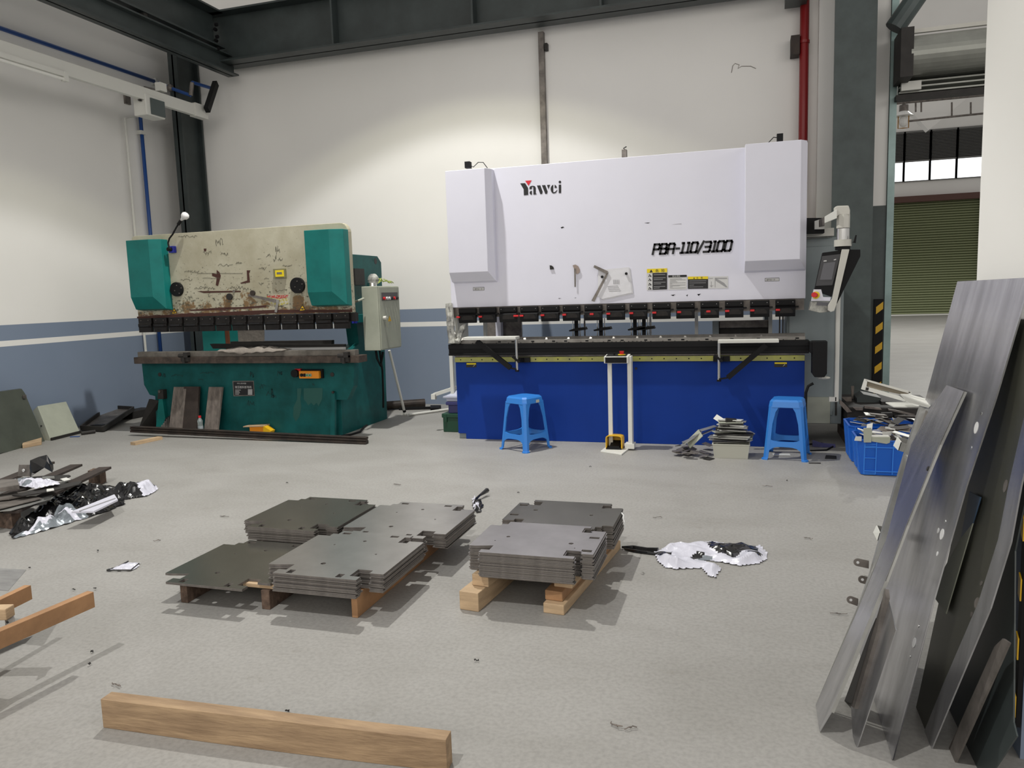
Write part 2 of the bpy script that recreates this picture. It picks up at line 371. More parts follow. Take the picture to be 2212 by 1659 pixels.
def crumple(mb, poly, step, height, seed=0, z0=0.004, freq=9, colour=None, edge=0.05):
    """a heap of crumpled film over the outline poly (x, y), folded into sharp ridges"""
    xs = [p[0] for p in poly]; ys = [p[1] for p in poly]
    nx = int((max(xs)-min(xs))/step)+1; ny = int((max(ys)-min(ys))/step)+1
    idx = {}; vs = []
    def pt(i, j):
        k = (i, j)
        if k not in idx:
            x = min(xs)+i*step; y = min(ys)+j*step
            q = Vector((x*freq+seed*7.1, y*freq+seed*3.3, seed*1.7))
            r1 = 1-abs(noise.noise(q))*2.2; r2 = 1-abs(noise.noise(q*2.3))*2; r3 = noise.noise(q*5)
            d = dist_edge((x, y), poly); fall = min(1, d/edge)
            z = z0+height*fall*max(0.04, 0.45*r1+0.3*r2+0.25*r3)
            jx = noise.noise(q*3+Vector((9, 0, 0)))*step*.8; jy = noise.noise(q*3+Vector((0, 9, 0)))*step*.8
            idx[k] = len(vs); vs.append((x+jx, y+jy, z))
        return idx[k]
    fs = []; cs = []
    for i in range(nx):
        for j in range(ny):
            c = (min(xs)+(i+.5)*step, min(ys)+(j+.5)*step)
            if inside(c, poly):
                a, b, c2, d = pt(i, j), pt(i+1, j), pt(i+1, j+1), pt(i, j+1)
                k = colour(c) if colour else 0
                if (i+j) % 2: fs += [(a, b, c2), (a, c2, d)]
                else: fs += [(a, b, d), (b, c2, d)]
                cs += [k, k]
    n = len(mb.v); mb.v += vs; mb.f += [tuple(n+i for i in f) for f in fs]; mb.m += cs
    return mb
def box_thing(name, label, cat, m, dims, group=None, bevel=0):
    return tag(MB().box(*dims).build(name, m, bevel=bevel, origin=((dims[0]+dims[1])/2, (dims[2]+dims[3])/2, min(dims[4:]))), label, cat, group)

# ================================================================ THE SETTING
YW, XW = 9.40, -7.77
ZTOP = 6.6
struct('floor', MB().box(-14, 22, -8, 48, -0.12, 0), M['floor'])
struct('wall_left', MB().box(XW-.2, XW, -4, YW+.2, 0, ZTOP), M['wall'])
mb = MB(); mb.box(XW-.2, 1.30, YW, YW+.2, 0, ZTOP); mb.box(1.30, 1.47, YW, YW+.2, 2.28, ZTOP)
mb.box(1.47, 12.0, YW, YW+.2, 4.62, ZTOP)
struct('wall_back', mb, M['wall'])
struct('wall_stub', MB().box(1.30, 1.475, YW-.01, YW+.2, 0, 2.28), M['steel_paint_light'])
p0 = onx(2110, 600, .80)
struct('wall_right', MB().box(.80, 1.45, 2.50, p0.y, 0, ZTOP), M['wall'])
YF = 35.4
mb = MB(); mb.box(1.0, 30, YF, YF+.3, 4.75, 5.48); mb.box(1.0, 30, YF, YF+.3, 7.46, 15); mb.box(1.0, 4.24, YF, YF+.3, 5.48, 7.46); mb.box(10.0, 30, YF, YF+.3, 5.48, 7.46); mb.box(1.0, 5.0, YF, YF+.3, 0, 4.75); mb.box(9.6, 30, YF, YF+.3, 0, 4.75)
struct('wall_far', mb, M['plain_wall'])
# plaster pilaster beside the steel column
struct('trim_1', MB().box(ony(1765, 300, YW-.1).x, ony(1800, 300, YW-.1).x+.03, YW-.14, YW, 0, ZTOP), M['plain_wall'])
# steel door jamb of the opening
mb = MB(); mb.box(1.475, 1.545, YW-.03, YW+.22, 0, 4.6); struct('trim_2', mb, mat('pale_green_jamb_paint', (0.36, 0.50, 0.49), .4, .1, .3, 3))
# far roller door
mb = MB(); n = 46; z1 = 4.66
for i in range(n):
    za, zb = 0.04+z1*i/n, 0.04+z1*(i+1)/n; h = (zb-za)
    mb.loft([[(x, YF-.02, za), (x, YF-.075, za+h*.3), (x, YF-.075, za+h*.55), (x, YF-.02, za+h*.8), (x, YF+.03, za+h), (x, YF+.03, za)] for x in (5.0, 9.0)])
d1 = struct('door_1', mb, M['shutter_green'])
MB().box(4.9, 9.0, YF-.12, YF-.03, 0.0, .05).build('bottom_rail', M['white_pvc'], d1)
MB().box(4.9, 9.1, YF-.35, YF, 4.62, 4.86).build('lintel_box', mat('rust_red_lintel', (0.10, 0.045, 0.035), .6), d1)
MB().box(9.0, 9.12, YF-.2, YF, 0, 4.8).build('guide_rail', M['black'], d1)
# far windows: louvred above, bright panes below
k = 0
for x0 in (4.24, 5.20, 6.16, 7.12, 8.08, 9.04):
    k += 1; x1 = x0+.96
    fr = MB()
    for xx in (x0, x1): fr.box(xx-.028, xx+.028, YF-.08, YF+.05, 5.48, 7.46)
    fr.box(x0, x1, YF-.06, YF+.05, 6.25, 6.32); fr.box(x0, x1, YF-.06, YF+.02, 5.46, 5.50); fr.box(x0, x1, YF-.06, YF+.02, 7.40, 7.48)
    wn = struct('window_%d' % k, fr, M['louvre'])
    mb = MB()
    for i in range(19):
        z = 6.36+i*.058; mb.obox(((x0+x1)/2, YF-.02, z), ((x1-x0)/2-.05, 0, 0), (0, .045, -.02), (0, .002, .006))
    mb.box(x0, x1, YF+.06, YF+.08, 6.30, 7.42)
    mb.build('louvre_panel', M['louvre'], wn)
    MB().box(x0+.05, x1-.05, YF+.0, YF+.02, 5.50, 6.25).build('pane', M['glass_sky'], wn)
# roof brace of the far hall and thin sprinkler pipes
mb = MB(); a, b = ony(1985, 265, 33.0), ony(2075, 190, 33.0); mb.strut(a, a+(b-a)*2.2, .9, .5, (0, 1, 0))
tag(mb.build('roof_beam', M['plain_wall']), 'white slanting roof beam high in the hall beyond the doorway', 'roof beam')
mb = MB(); Yp = 30.0
mb.tube([ony(1926, 224, Yp), ony(1926, 224, Yp)+(ony(2127, 205, Yp)-ony(1926, 224, Yp))*1.2], .05)
mb.tube([ony(1960, 262, Yp), ony(1960, 262, Yp)+(ony(2125, 245, Yp)-ony(1960, 262, Yp))*1.2], .035)
for x, y0, y1 in ((1978, 205, 242), (1990, 205, 242), (2018, 200, 217), (2056, 221, 252), (2097, 221, 248), (2115, 190, 206)): mb.tube([ony(x, y0, Yp), ony(x, y1, Yp)], .03, 6)
tag(mb.build('ceiling_pipes', M['dull_steel']), 'thin ceiling pipes hanging across the far hall', 'pipes')
# bell lamp in the far hall
lc = ony(1952, 245, 14.0); T = thing('pendant_lamp', 'industrial bell lamp with a clear globe hanging in the far hall', 'lamp', lc)
s = 1.0*14/FPX
MB().tube([lc+Vector((0,0,4.6)), lc+Vector((0,0,s*14))], s*3.2, 8).build('stem', M['dull_steel'], T)
MB().cyl(lc+Vector((0,0,s*4)), lc+Vector((0,0,s*15)), s*8).build('ballast_housing', M['dull_steel'], T)
MB().cyl(lc+Vector((0,0,-s*5)), lc+Vector((0,0,s*4)), s*17, s*7, 20).build('reflector', M['lamp_white'], T)
MB().ball(lc+Vector((0,0,-s*15)), s*8, 12, (1,1,1.3)).build('globe', M['lamp_white'], T)
mb = MB()
for i in range(2): mb.tube([lc+Vector((s*9*(-1)**i,0,-s*3)), lc+Vector((s*9*(-1)**i,0,-s*27)), lc+Vector((0,0,-s*27))], s*1.0, 6)
mb.build('guard_wire', mat('amber_wire', (.35, .18, .03)), T)
# rolled-up shutter over the opening
zc = ony(1990, 120, 9.2); r0 = .30
z_t, z_b = ony(1930, 82, 9.1).z, ony(1930, 165, 9.1).z
D = struct('door_2', MB().cyl((1.60, 9.14, (z_t+z_b)/2), (4.2, 9.14, (z_t+z_b)/2), (z_t-z_b)/2, seg=28), M['shutter_grey'])
mb = MB(); zlow = ony(1930, 210, 9.35).z
for i in range(4):
    za = zlow+(z_b-zlow+.05)*i/4; h = (z_b-zlow+.05)/4
    mb.loft([[(x, 9.36, za), (x, 9.28, za+h*.3), (x, 9.28, za+h*.6), (x, 9.36, za+h*.85), (x, 9.38, za+h), (x, 9.38, za)] for x in (1.55, 4.2)])
mb.build('curtain', M['shutter_grey'], D)
MB().box(1.52, 4.2, 9.26, 9.40, zlow-.05, zlow).build('bottom_bar', M['dark'], D)
MB().box(1.50, 1.62, 8.95, 9.35, z_b-.05, z_t+.05).build('end_bracket', M['dark'], D)
MB().box(1.56, 1.75, 9.22, 9.28, zlow+.03, zlow+.12).build('limit_switch', M['white_pvc'], D)
MB().strut((1.55, 9.14, z_t+.05), (4.2, 9.14, z_t+.05), .04, .04).build('support_bar', M['cream_white'], D)
mb = MB(); mb.tube([ony(1932, 62, 9.1), ony(1982, -10, 9.1)], .10, 12)
tag(mb.build('duct_pipe', M['steel_paint_light']), 'grey slanting pipe above the rolled-up doorway shutter', 'pipe')

# ---------------------------------------------------------------- steel frame of the hall
def hbeam(mb, x0, x1, y0, y1, z0, z1, axis, tf=.02, tw=.012):
    """H section along an axis; flanges at top and bottom (x, y) or at -y and +y for columns"""
    if axis == 'x':
        mb.box(x0, x1, y0, y1, z0, z0+tf); mb.box(x0, x1, y0, y1, z1-tf, z1); c = (y0+y1)/2; mb.box(x0, x1, c-tw, c+tw, z0, z1)
    elif axis == 'y':
        mb.box(x0, x1, y0, y1, z0, z0+tf); mb.box(x0, x1, y0, y1, z1-tf, z1); c = (x0+x1)/2; mb.box(c-tw, c+tw, y0, y1, z0, z1)
    else:
        mb.box(x0, x1, y0, y0+tf, z0, z1); mb.box(x0, x1, y1-tf, y1, z0, z1); c = (x0+x1)/2; mb.box(c-tw, c+tw, y0, y1, z0, z1)
    return mb
# corner column on the left
cl0, cl1 = ony(377, 300, 8.96), ony(441, 300, 9.36)
T = thing('steel_column', 'dark grey steel column in the corner behind the green press', 'column', (-7.35, 9.2, 0))
hbeam(MB(), cl0.x, cl1.x-.02, 8.95, 9.38, 0, 5.1, 'z', .03).build('shaft', M['steel_paint'], T)
MB().box(cl0.x-.03, cl1.x+.02, 8.9, 9.38, 5.1, 5.13).build('cap_plate', M['steel_paint'], T)
# right column
cr0, cr1 = ony(1799, 300, 8.85), ony(1889, 300, 8.85)
T = thing('steel_column', 'wide grey-green steel column between the white machine and the doorway', 'column', ((cr0.x+cr1.x)/2, 9.05, 0))
mb = MB(); mb.box(cr0.x, cr1.x, 8.84, 8.87, 0, ZTOP); mb.box(cr0.x, cr1.x, 9.30, 9.33, 0, ZTOP); mb.box((cr0.x+cr1.x)/2-.01, (cr0.x+cr1.x)/2+.01, 8.87, 9.3, 0, ZTOP)
mb.build('shaft', M['steel_paint_light'], T)
MB().box(cr0.x-.02, cr1.x+.02, 8.80, 9.34, .0, .02).build('base_plate', M['steel_paint'], T)
# crane beam along the left wall, in two members
mb = MB(); xb = -6.62
zb = ony(510, 165, 9.2).z
lo = MB(); hbeam(lo, xb-.12, xb+.05, -3, 9.2, zb, zb+.24, 'y', .018, .01)
T = thing('crane_beam', 'long dark steel beam running along the left wall to the corner', 'beam', (xb, 3, zb))
lo.build('lower_girder', M['steel_paint'], T)
up = MB(); ztop = ony(463, 32, 9.05).z
hbeam(up, xb-.35, xb+.02, -3, 9.0, zb+.30, ztop, 'y', .022, .012)
up.build('upper_girder', M['steel_paint'], T)
for yy in (2.0, 5.0, 7.6):
    MB().box(xb-.2, xb+.0, yy-.03, yy+.03, zb+.24, zb+.31).build('packing_block', M['dark'], T)
# beam across the back wall
zx0 = ony(519, 127, 8.92).z
T = thing('roof_beam', 'deep dark steel beam running across the top of the back wall', 'beam', (-3, 9.1, zx0))
x_end = ony(1700, -5, 8.92).x
xb2 = MB(); hbeam(xb2, xb-.33, .52, 8.92, 9.28, zx0, ztop, 'x', .022, .012); xb2.build('girder', M['steel_paint'], T)
for px in (722, 1024, 1300):
    xx = ony(px, 60, 9.0).x
    MB().box(xx-.012, xx+.012, 8.94, 9.1, zx0+.02, ztop-.02).build('stiffener', M['steel_paint'], T)
mb = MB()
for zz in (.15, .29, .43): mb.cyl((xb-.1, 8.99, zx0+zz), (xb-.1, 8.95, zx0+zz), .022, seg=6)
for xx_ in (xb-.15,):
    for zz in (.12, .27, .42): mb.cyl((xx_+.18, 8.8, zx0+zz), (xx_+.215, 8.8, zx0+zz), .022, seg=6)
mb.build('bolt_row', M['black'], T)
a = ony(1700, 6, 9.2)
tag(MB().box(a.x-.02, a.x+.2, 8.95, 9.3, a.z-.03, a.z+.1).build('beam_bracket', M['steel_paint']), 'small grey steel bracket at the top edge beside the red pipe', 'bracket')
# black strut in the corner
T = tag(MB().strut(ony(466, 180, 9.2), ony(447, 238, 8.86), .06, .08).build('strap_bracket', M['black']), 'black angled bracket joining the cable tray to the wall', 'bracket')

# ---------------------------------------------------------------- services on the walls
pr = ony(1736, 200, 9.28)
T = thing('fire_pipe', 'dark red vertical pipe running down behind the white machine', 'pipe', (pr.x, 9.28, 0))
MB().tube([(pr.x, 9.28, .0), (pr.x, 9.28, ZTOP)], .048, 20).build('pipe', M['red_pipe'], T, smooth=True)
MB().cyl((pr.x, 9.28, ony(1736, 88, 9.28).z-.03), (pr.x, 9.28, ony(1736, 88, 9.28).z), .056).build('coupling', M['red_pipe'], T)
z = ony(1725, 100, 9.3).z
MB().box(pr.x-.14, pr.x-.05, 9.22, 9.4, z-.1, z+.1).build('wall_clamp', M['brown_steel'], T)
a, b = ony(1169, 70, 9.36), ony(1180, 358, 9.36)
T = thing('cable_duct', 'tall narrow grey metal duct on the wall above the white machine', 'duct', (a.x, 9.36, 1.0))
MB().box(a.x-.033, a.x+.033, 9.33, 9.4, 1.3, a.z).build('duct', M['dull_steel'], T)
c = ony(1178, 102, 9.36); MB().box(c.x-.005, c.x+.03, 9.33, 9.4, c.z-.04, c.z+.04).build('clip', M['dark'], T)
# cable tray with fluorescent tube
Xt = -6.98
a, b = onx(-160, 48, Xt), onx(440, 240, Xt)
T = thing('cable_tray', 'long white cable tray running high along the left wall to the corner', 'cable tray', (Xt, 7, a.z))
za = (b.z); MB().box(Xt-.03, Xt+.03, 1.5, b.y, za-.10, za+.045).build('trunking', M['white_pvc'], T)
MB().box(Xt-.05, Xt+.05, b.y-.22, b.y+.02, za-.11, za+.06).build('end_box', M['white_pvc'], T)
yy = onx(270, 200, Xt).y
pa, pb = onx(268, 197, XW), onx(302, 203, Xt); MB().strut((Xt, pb.y, za-.11), (XW, pa.y, pa.z), .03, .03).build('support_bracket', M['dark'], T)
MB().box(XW, XW+.03, pa.y-.02, pa.y+.07, pa.z-.16, pa.z).build('bracket_plate', M['dull_steel'], T)
y0, y1 = onx(-160, 60, Xt).y, onx(133, 150, Xt).y
T = thing('fluorescent_light', 'white unlit fluorescent batten fixed under the cable tray', 'light', (Xt, (y0+y1)/2, za))
MB().box(Xt+.03, Xt+.075, y0, y1, za-.135, za-.085).build('housing', M['white_pvc'], T)
MB().tube([(Xt+.06, y0, za-.16), (Xt+.06, y1-.04, za-.16)], .016, 12).build('tube', M['tube_lamp'], T)
MB().box(Xt+.03, Xt+.085, y1-.05, y1, za-.18, za-.085).build('end_cap', M['white_pvc'], T)
# breaker box
a = onx(335, 232, Xt+.03)
T = thing('breaker_box', 'small white breaker box with a grey window below the cable tray', 'breaker box', (Xt, a.y, a.z))
MB().box(Xt-.14, Xt+.05, a.y-.17, a.y+.14, a.z-.12, a.z+.13).build('case', M['white_pvc'], T, bevel=.01)
MB().box(Xt+.045, Xt+.066, a.y-.10, a.y+.13, a.z-.10, a.z+.09).build('window', mat('smoked_window', (0.07, 0.09, 0.09), .3), T)
a2 = onx(344, 189, Xt)
T = thing('junction_box', 'little white junction box on bracket arms above the cable tray', 'junction box', a2)
MB().box(Xt-.02, Xt+.06, a2.y-.05, a2.y+.06, a2.z-.05, a2.z+.05).build('case', M['white_pvc'], T)
mb = MB(); mb.strut((Xt-.02, a2.y, a2.z-.03), tuple(onx(312, 188, XW)), .02, .02); mb.strut((Xt-.02, a2.y+.04, a2.z-.05), tuple(onx(325, 198, XW)), .02, .02)
mb.build('arms', M['dull_steel'], T)
# air pipes
Xp = XW+.05
q = onx(340, 178, Xp)
T = thing('air_pipe', 'blue air pipe running level along the left wall above the cable tray', 'pipe', (Xp, 6, q.z))
MB().tube([(Xp, 1.0, q.z), (Xp, q.y, q.z)], .024, 12).build('pipe', M['blue_pipe'], T, smooth=True)
e1 = ony(368, 190, 8.93); e2 = ony(412, 206, 8.90); e3 = ony(415, 178, 8.90); e4 = ony(455, 190, 9.25)
MB().tube([(Xp, q.y, q.z), e1, e2], .022, 10).build('corner_bend', M['blue_pipe'], T)
MB().tube([e2, e3], .028, 10).build('elbow_fitting', M['dull_steel'], T)
MB().tube([e3, e4], .022, 10).build('corner_bend', M['blue_pipe'], T)
MB().ball(e1, .05, 10).build('elbow_fitting', M['dull_steel'], T)
MB().box(XW, Xp+.03, q.y-.06, q.y-.02, q.z-.04, q.z+.04).build('clip', M['white_pvc'], T)
q = onx(326, 498, Xp); q2 = onx(299, 205, Xp)
T = thing('air_pipe', 'blue air pipe dropping down the left wall behind the green press', 'pipe', (Xp, q2.y, 1))
MB().tube([(Xp, q2.y, .4), (Xp, q2.y, q2.z)], .024, 12).build('pipe', M['blue_pipe'], T, smooth=True)
q3 = onx(307, 287, Xp); MB().box(XW, Xp+.03, q2.y-.04, q2.y+.04, q3.z-.025, q3.z+.025).build('clip', M['white_pvc'], T)
q = onx(270, 255, Xp); q4 = onx(322, 243, Xp)
tag(MB().tube([(Xp, q.y, .4), (Xp, q.y, q.z), (Xp, q4.y+.1, q4.z)], .016, 10).build('conduit', M['white_pvc'], origin=(Xp, q.y, 0)), 'thin white conduit dropping from the breaker box down the left wall', 'conduit')

tag(MB().tube([ony(x, y, YW-.003) for x, y in ((1580,157),(1583,142),(1588,137),(1597,140),(1594,148),(1602,143),(1622,143),(1633,148))], .0035, 5).build('wall_crack', M['dull_steel']), 'thin curling dark crack line high on the back wall right of the duct', 'crack')

# ---------------------------------------------------------------- hazard guards
def guard(name, label, p0, p1, ydir, n, t, flip=1):
    """black rubber corner strip with slanting yellow bands; p0 lower-left, p1 upper-right on its face"""
    T = thing('corner_guard', label, 'corner guard', (p0[0], p0[1], p0[2]))
    p0, p1 = Vector(p0), Vector(p1); H = p1.z-p0.z; across = Vector((p1.x-p0.x, p1.y-p0.y, 0)); nrm = Vector(ydir)
    base = [p0, p0+across, p0+across+Vector((0,0,H)), p0+Vector((0,0,H))]
    MB().prism(base, -nrm*t).build('rubber_strip', M['black'], T)
    pitch = H/n
    for i in range(n):
        mb = MB()
        z = p0.z+pitch*(i+.25); a0, a1 = p0+across*.22, p0+across*.98
        a0 = Vector((a0.x, a0.y, z)); a1 = Vector((a1.x, a1.y, z+across.length*.62*flip))
        mb.prism([a0+nrm*.002, a1+nrm*.002, a1+Vector((0,0,pitch*.36))+nrm*.002, a0+Vector((0,0,pitch*.36))+nrm*.002], nrm*.004)
        mb.build('yellow_band', M['yellow'], T)
Yg = YW-.03
gL, gR = ony(1887, 700, Yg).x, ony(1907, 700, Yg).x
guard('a', 'black and yellow striped corner guard at the side of the doorway', (gL, Yg, ony(1900, 838, Yg).z-.12), (gR, Yg, ony(1900, 646, Yg).z), (0, -1, 0), 5, .02)
gp = onx(2200, 1560, .79)
guard('b', 'black and yellow corner guard on the white pillar at the right edge', (.785, gp.y+.03, .10), (.785, 2.50, 1.20), (-1, 0, 0), 6, .012, -1)

# ================================================================ THE WHITE AND BLUE PRESS BRAKE
YM = 7.12
P = thing('press_brake', 'large white press brake with a deep blue base and black punch clamps', 'press brake', (-1.16, YM, 0))
XL, XR = -2.81, 0.495
zp1 = 2.645; zp0 = 1.325
MB().box(XL, XR, YM, YM+.06, zp0, zp1).build('ram_panel', M['white_paint'], P, bevel=.004)
mb = MB(); mb.box(XL+.05, XR-.05, YM+.06, YM+.5, 1.9, zp1-.06); mb.build('cylinder_housing', M['white_paint'], P)
def cover(tl, tr, bl, br, ctl, cbr, ztop, zb, name='cylinder_cover'):
    pass
def cyl_cover(x0, x1, z1, zf, zb, d, cl, crr):
    """boxy cover: front face x0+cl..x1-crr down to zf, sloping back under to zb"""
    y0, y1 = YM-d, YM+.02
    F = [(x0+cl, y0, z1), (x1-crr, y0, z1), (x1-crr, y0, zf), (x0+cl, y0, zf)]
    B_ = [(x0, y1, z1), (x1, y1, z1), (x1, y1, zb), (x0, y1, zb)]
    S = [(x0, y0+d*.45, z1), (x1, y0+d*.45, z1), (x1, y0+d*.62, zb+.02), (x0, y0+d*.62, zb+.02)]
    mb = MB(); mb.add(F+S+B_, [(0,3,2,1), (0,1,5,4), (1,2,6,5), (2,3,7,6), (3,0,4,7), (4,5,9,8), (5,6,10,9), (6,7,11,10), (7,4,8,11)])
    return mb.build('cylinder_cover', M['white_paint'], P, bevel=.003)
d = .15
fl, frr = ony(963, 369.7, YM-d), ony(1054.5, 361.5, YM-d); bz = ony(1015, 588, YM-d).z; bz2 = ony(1020, 612, YM-d*.38).z
cyl_cover(fl.x-.02, ony(1067, 500, YM-.06).x, fl.z+.0, bz, bz2, d, .012, .045)
fl, frr = ony(1610.5, 311.6, YM-d), ony(1729.6, 300, YM-d); bz = ony(1670, 562, YM-d).z; bz2 = ony(1670, 588, YM-d*.38).z
cyl_cover(fl.x-.005, ony(1742, 400, YM-.06).x, fl.z, bz, bz2, d, .005, .05)
# lettering
mb = MB()
def stk(px, py, y=YM): return ony(px, py, y)
def logo(mb, pts, y=YM-.0022): mb.prism([ony(1100+x/15.8, 370+yy/15.8, y) for x, yy in pts], (0, .0022, 0))
logo(mb, [(375,412),(540,405),(640,565),(648,805),(500,820),(492,610)])
def arc(cx, cy, rx, ry, a0, a1, n=10): return [(cx+rx*math.cos(math.radians(a0+(a1-a0)*i/n)), cy-ry*math.sin(math.radians(a0+(a1-a0)*i/n))) for i in range(n+1)]
logo(mb, [(690,612),(692,545),(730,505),(800,492),(870,505),(903,560),(905,755),(935,765),(915,788),(825,798),(820,545),(800,520),(775,545),(770,605)])
logo(mb, [(772,800),(735,795),(700,760),(695,715),(720,675),(772,665)])
logo(mb, [(945,485),(1060,478),(1140,695),(1120,770),(1060,780)])
logo(mb, [(1115,476),(1230,470),(1310,690),(1290,765),(1230,772)])
logo(mb, [(1285,468),(1392,460),(1340,610)])
logo(mb, [(1500,460),(1450,490),(1415,560),(1410,620),(1430,690),(1470,740),(1520,758),(1590,735),(1635,660),(1635,625),(1600,670),(1560,705),(1520,712),(1500,700)])
logo(mb, [(1548,455),(1600,490),(1632,560),(1548,570)])
logo(mb, [(1690,458),(1770,455),(1770,740),(1690,745)])
logo(mb, arc(1728, 365, 43, 46, 0, 340, 14))
mb.build('brand_lettering', M['ink'], P)
mb = MB(); logo(mb, [(545,322),(765,308),(658,492)]); mb.build('logo_triangle', M['logo_red'], P)
# model lettering drawn with rounded square strokes
G = {'P': [[(0,0),(0,1),(.85,1),(1,.88),(1,.6),(.85,.48),(0.05,.48)]], 'B': [[(0,0),(0,1),(.8,1),(.92,.9),(.92,.62),(.8,.52),(.05,.52)], [(.8,.52),(1,.42),(1,.12),(.88,0),(0,0)]],
     'A': [[(0,0),(0,.88),(.15,1),(.85,1),(1,.88),(1,0)], [(0,.45),(1,.45)]], '-': [[(.15,.47),(.85,.47)]], '1': [[(.2,1),(.55,1),(.55,0)], [(.15,0),(.95,0)]],
     '0': [[(.12,0),(0,.12),(0,.88),(.12,1),(.88,1),(1,.88),(1,.12),(.88,0),(.12,0)]], '/': [[(0,-.08),(.9,1.08)]],
     '3': [[(.05,1),(.88,1),(1,.88),(1,.58),(.9,.5),(.15,.5)], [(.9,.5),(1,.42),(1,.12),(.88,0),(0,0)]]}
mb = MB(); A = stk(1410, 550); Bp = stk(1586, 546); H_ = stk(1500, 528).z-stk(1500, 549).z
txt = 'PBA-110/3100'; wd = {'-': .75, '1': .8, '/': .85}; tot = sum(wd.get(c, 1.12)*1.0 for c in txt)
cw = (Bp.x-A.x-.02)/tot; x = A.x
for c in txt:
    gw = cw*(.86 if c not in '-1/' else .62)
    for st in G[c]:
        pts = [Vector((x+u*gw+v*H_*.22, YM-.002, A.z+.004+v*H_)) for u, v in st]
        for a_, b_ in zip(pts, pts[1:]):
            dd = (b_-a_).normalized()*.0075; mb.strut(a_-dd, b_+dd, .0035, .0195, (dd.z, 0, -dd.x) if True else 0)
    x += cw*wd.get(c, 1.12)
mb.build('model_lettering', M['ink'], P)
# stickers
def rect(mb, x0, y0, x1, y1, off, tilt=0):
    a, b, c, d_ = stk(x0, y0, YM-off), stk(x1, y0-tilt, YM-off), stk(x1, y1-tilt, YM-off), stk(x0, y1, YM-off)
    return mb.prism([a, b, c, d_], (0, .0012, 0))
S1 = rect(MB(), 1397, 580.5, 1441.5, 627, .0022, 1.5).build('danger_sticker', M['sticker_white'], P)
rect(MB(), 1397.5, 581, 1441, 589.5, .0034, 1.5).build('sticker_header', M['sign_yellow'], S1)
rect(MB(), 1409.5, 590, 1441, 626, .0034, 1).build('text_panel', M['ink'], S1)
mb = MB()
for yy, l in ((593,25),(600,26),(603.5,20),(609.5,26),(613,16),(618.5,25),(622,13)): rect(mb, 1412, yy, 1412+l, yy+1.1, .0044, .6)
mb.build('printed_lines', M['sticker_grey'], S1)
mb = MB(); a = stk(1406.5, 588.2, YM-.0046); mb.prism([stk(1403,588.6,YM-.0046), stk(1410.2,588.2,YM-.0046), stk(1406.6,582,YM-.0046)], (0,.001,0))
sz = (stk(1418,582).z-stk(1418,588).z)*1.25
text_mesh('危', sz, mb, stk(1415.7, 588.0, YM-.0046), bold=.002*sz); text_mesh('险', sz, mb, stk(1428.3, 587.4, YM-.0046), bold=.002*sz)
for cy_ in (595, 604, 613.5, 622.5):
    for dx_, dy_, w_, h_ in ((-1.5,-2,3,2),(1,0,2.5,3),(-2.5,1,2,2)): rect(mb, 1403.2+dx_, cy_+dy_, 1403.2+dx_+w_, cy_+dy_+h_, .0036)
mb.build('printed_symbols', M['ink'], S1)
S2 = rect(MB(), 1443.5, 594.5, 1483.5, 626, .0022, 1).build('notice_sticker', M['sticker_white'], P)
rect(MB(), 1443.5, 594.5, 1483.3, 599.4, .0034, 1).build('sticker_header', M['ink'], S2)
mb = MB(); sz = (stk(1450,594).z-stk(1450,599).z)*.95; text_mesh('安全须知', sz*.9, mb, stk(1452, 598.4, YM-.0046)); mb.build('header_writing', M['sticker_white'], S2)
mb = MB()
for i, l in enumerate((26,34,13,16,34,5,34,22,6,34)): rect(mb, 1447, 602+i*2.2, 1447+l, 602.7+i*2.2, .0034, .6)
mb.build('printed_lines', M['sticker_grey'], S2)
S3 = rect(MB(), 1485.8, 597.5, 1529.5, 624, .0022, .6).build('caution_sticker', M['ink'], P)
rect(MB(), 1486, 597.5, 1529.5, 603.3, .0034, .6).build('sticker_header', M['sign_yellow'], S3)
mb = MB(); mb.prism([stk(1497.6,602.2,YM-.0046), stk(1501,602,YM-.0046), stk(1499.3,598.8,YM-.0046)], (0,.001,0))
text_mesh('注', sz*.95, mb, stk(1504, 602.1, YM-.0046)); text_mesh('意', sz*.95, mb, stk(1513.5, 601.8, YM-.0046)); mb.build('header_writing', M['ink'], S3)
mb = MB()
for yy, l in ((606.5,37),(610.8,36),(615.5,10),(619.5,30)): rect(mb, 1489, yy, 1489+l, yy+1, .0034, .5)
mb.build('printed_lines', M['sticker_grey'], S3)
S4 = rect(MB(), 1530, 597.3, 1572.7, 623.3, .0022, .8).build('diagram_sticker', M['sticker_white'], P)
mb = MB(); rect(mb, 1545, 600, 1570.5, 602, .0034); rect(mb, 1544.2, 600, 1545.2, 620.5, .0034); rect(mb, 1530.6, 600.6, 1540, 601.5, .0034)
mb.prism([stk(x_, y_, YM-.0034) for x_, y_ in ((1545.5,602),(1549,602.5),(1564,611),(1571.5,620),(1568,620.3),(1556,612.5),(1545.8,606))], (0,.001,0))
mb.prism([stk(x_, y_, YM-.0034) for x_, y_ in ((1533,616),(1537,621),(1537,619),(1541,616),(1537,617.5),(1537,608),(1536,608),(1536,617.5))], (0,.001,0))
mb.build('printed_drawing', M['sticker_grey'], S4)
for nm, x0, y0, x1, y1 in (('left', 1022, 620.8, 1046, 628), ('right', 1652.3, 600.8, 1683.5, 608)):
    S5 = rect(MB(), x0, y0, x1, y1, .0022, .8).build('serial_sticker', M['ink'], P)
    rect(MB(), x0+.7, y0+.7, x1-.7, y1-.7, .0034, .7).build('sticker_face', M['sticker_white'], S5)
    mb = MB(); sz = (stk(x0,y0).z-stk(x0,y1).z)*.62; text_mesh('请手动一次', sz*.82, mb, stk(x0+3, y1-2, YM-.0046)); mb.build('printed_writing', M['ink'], S5)
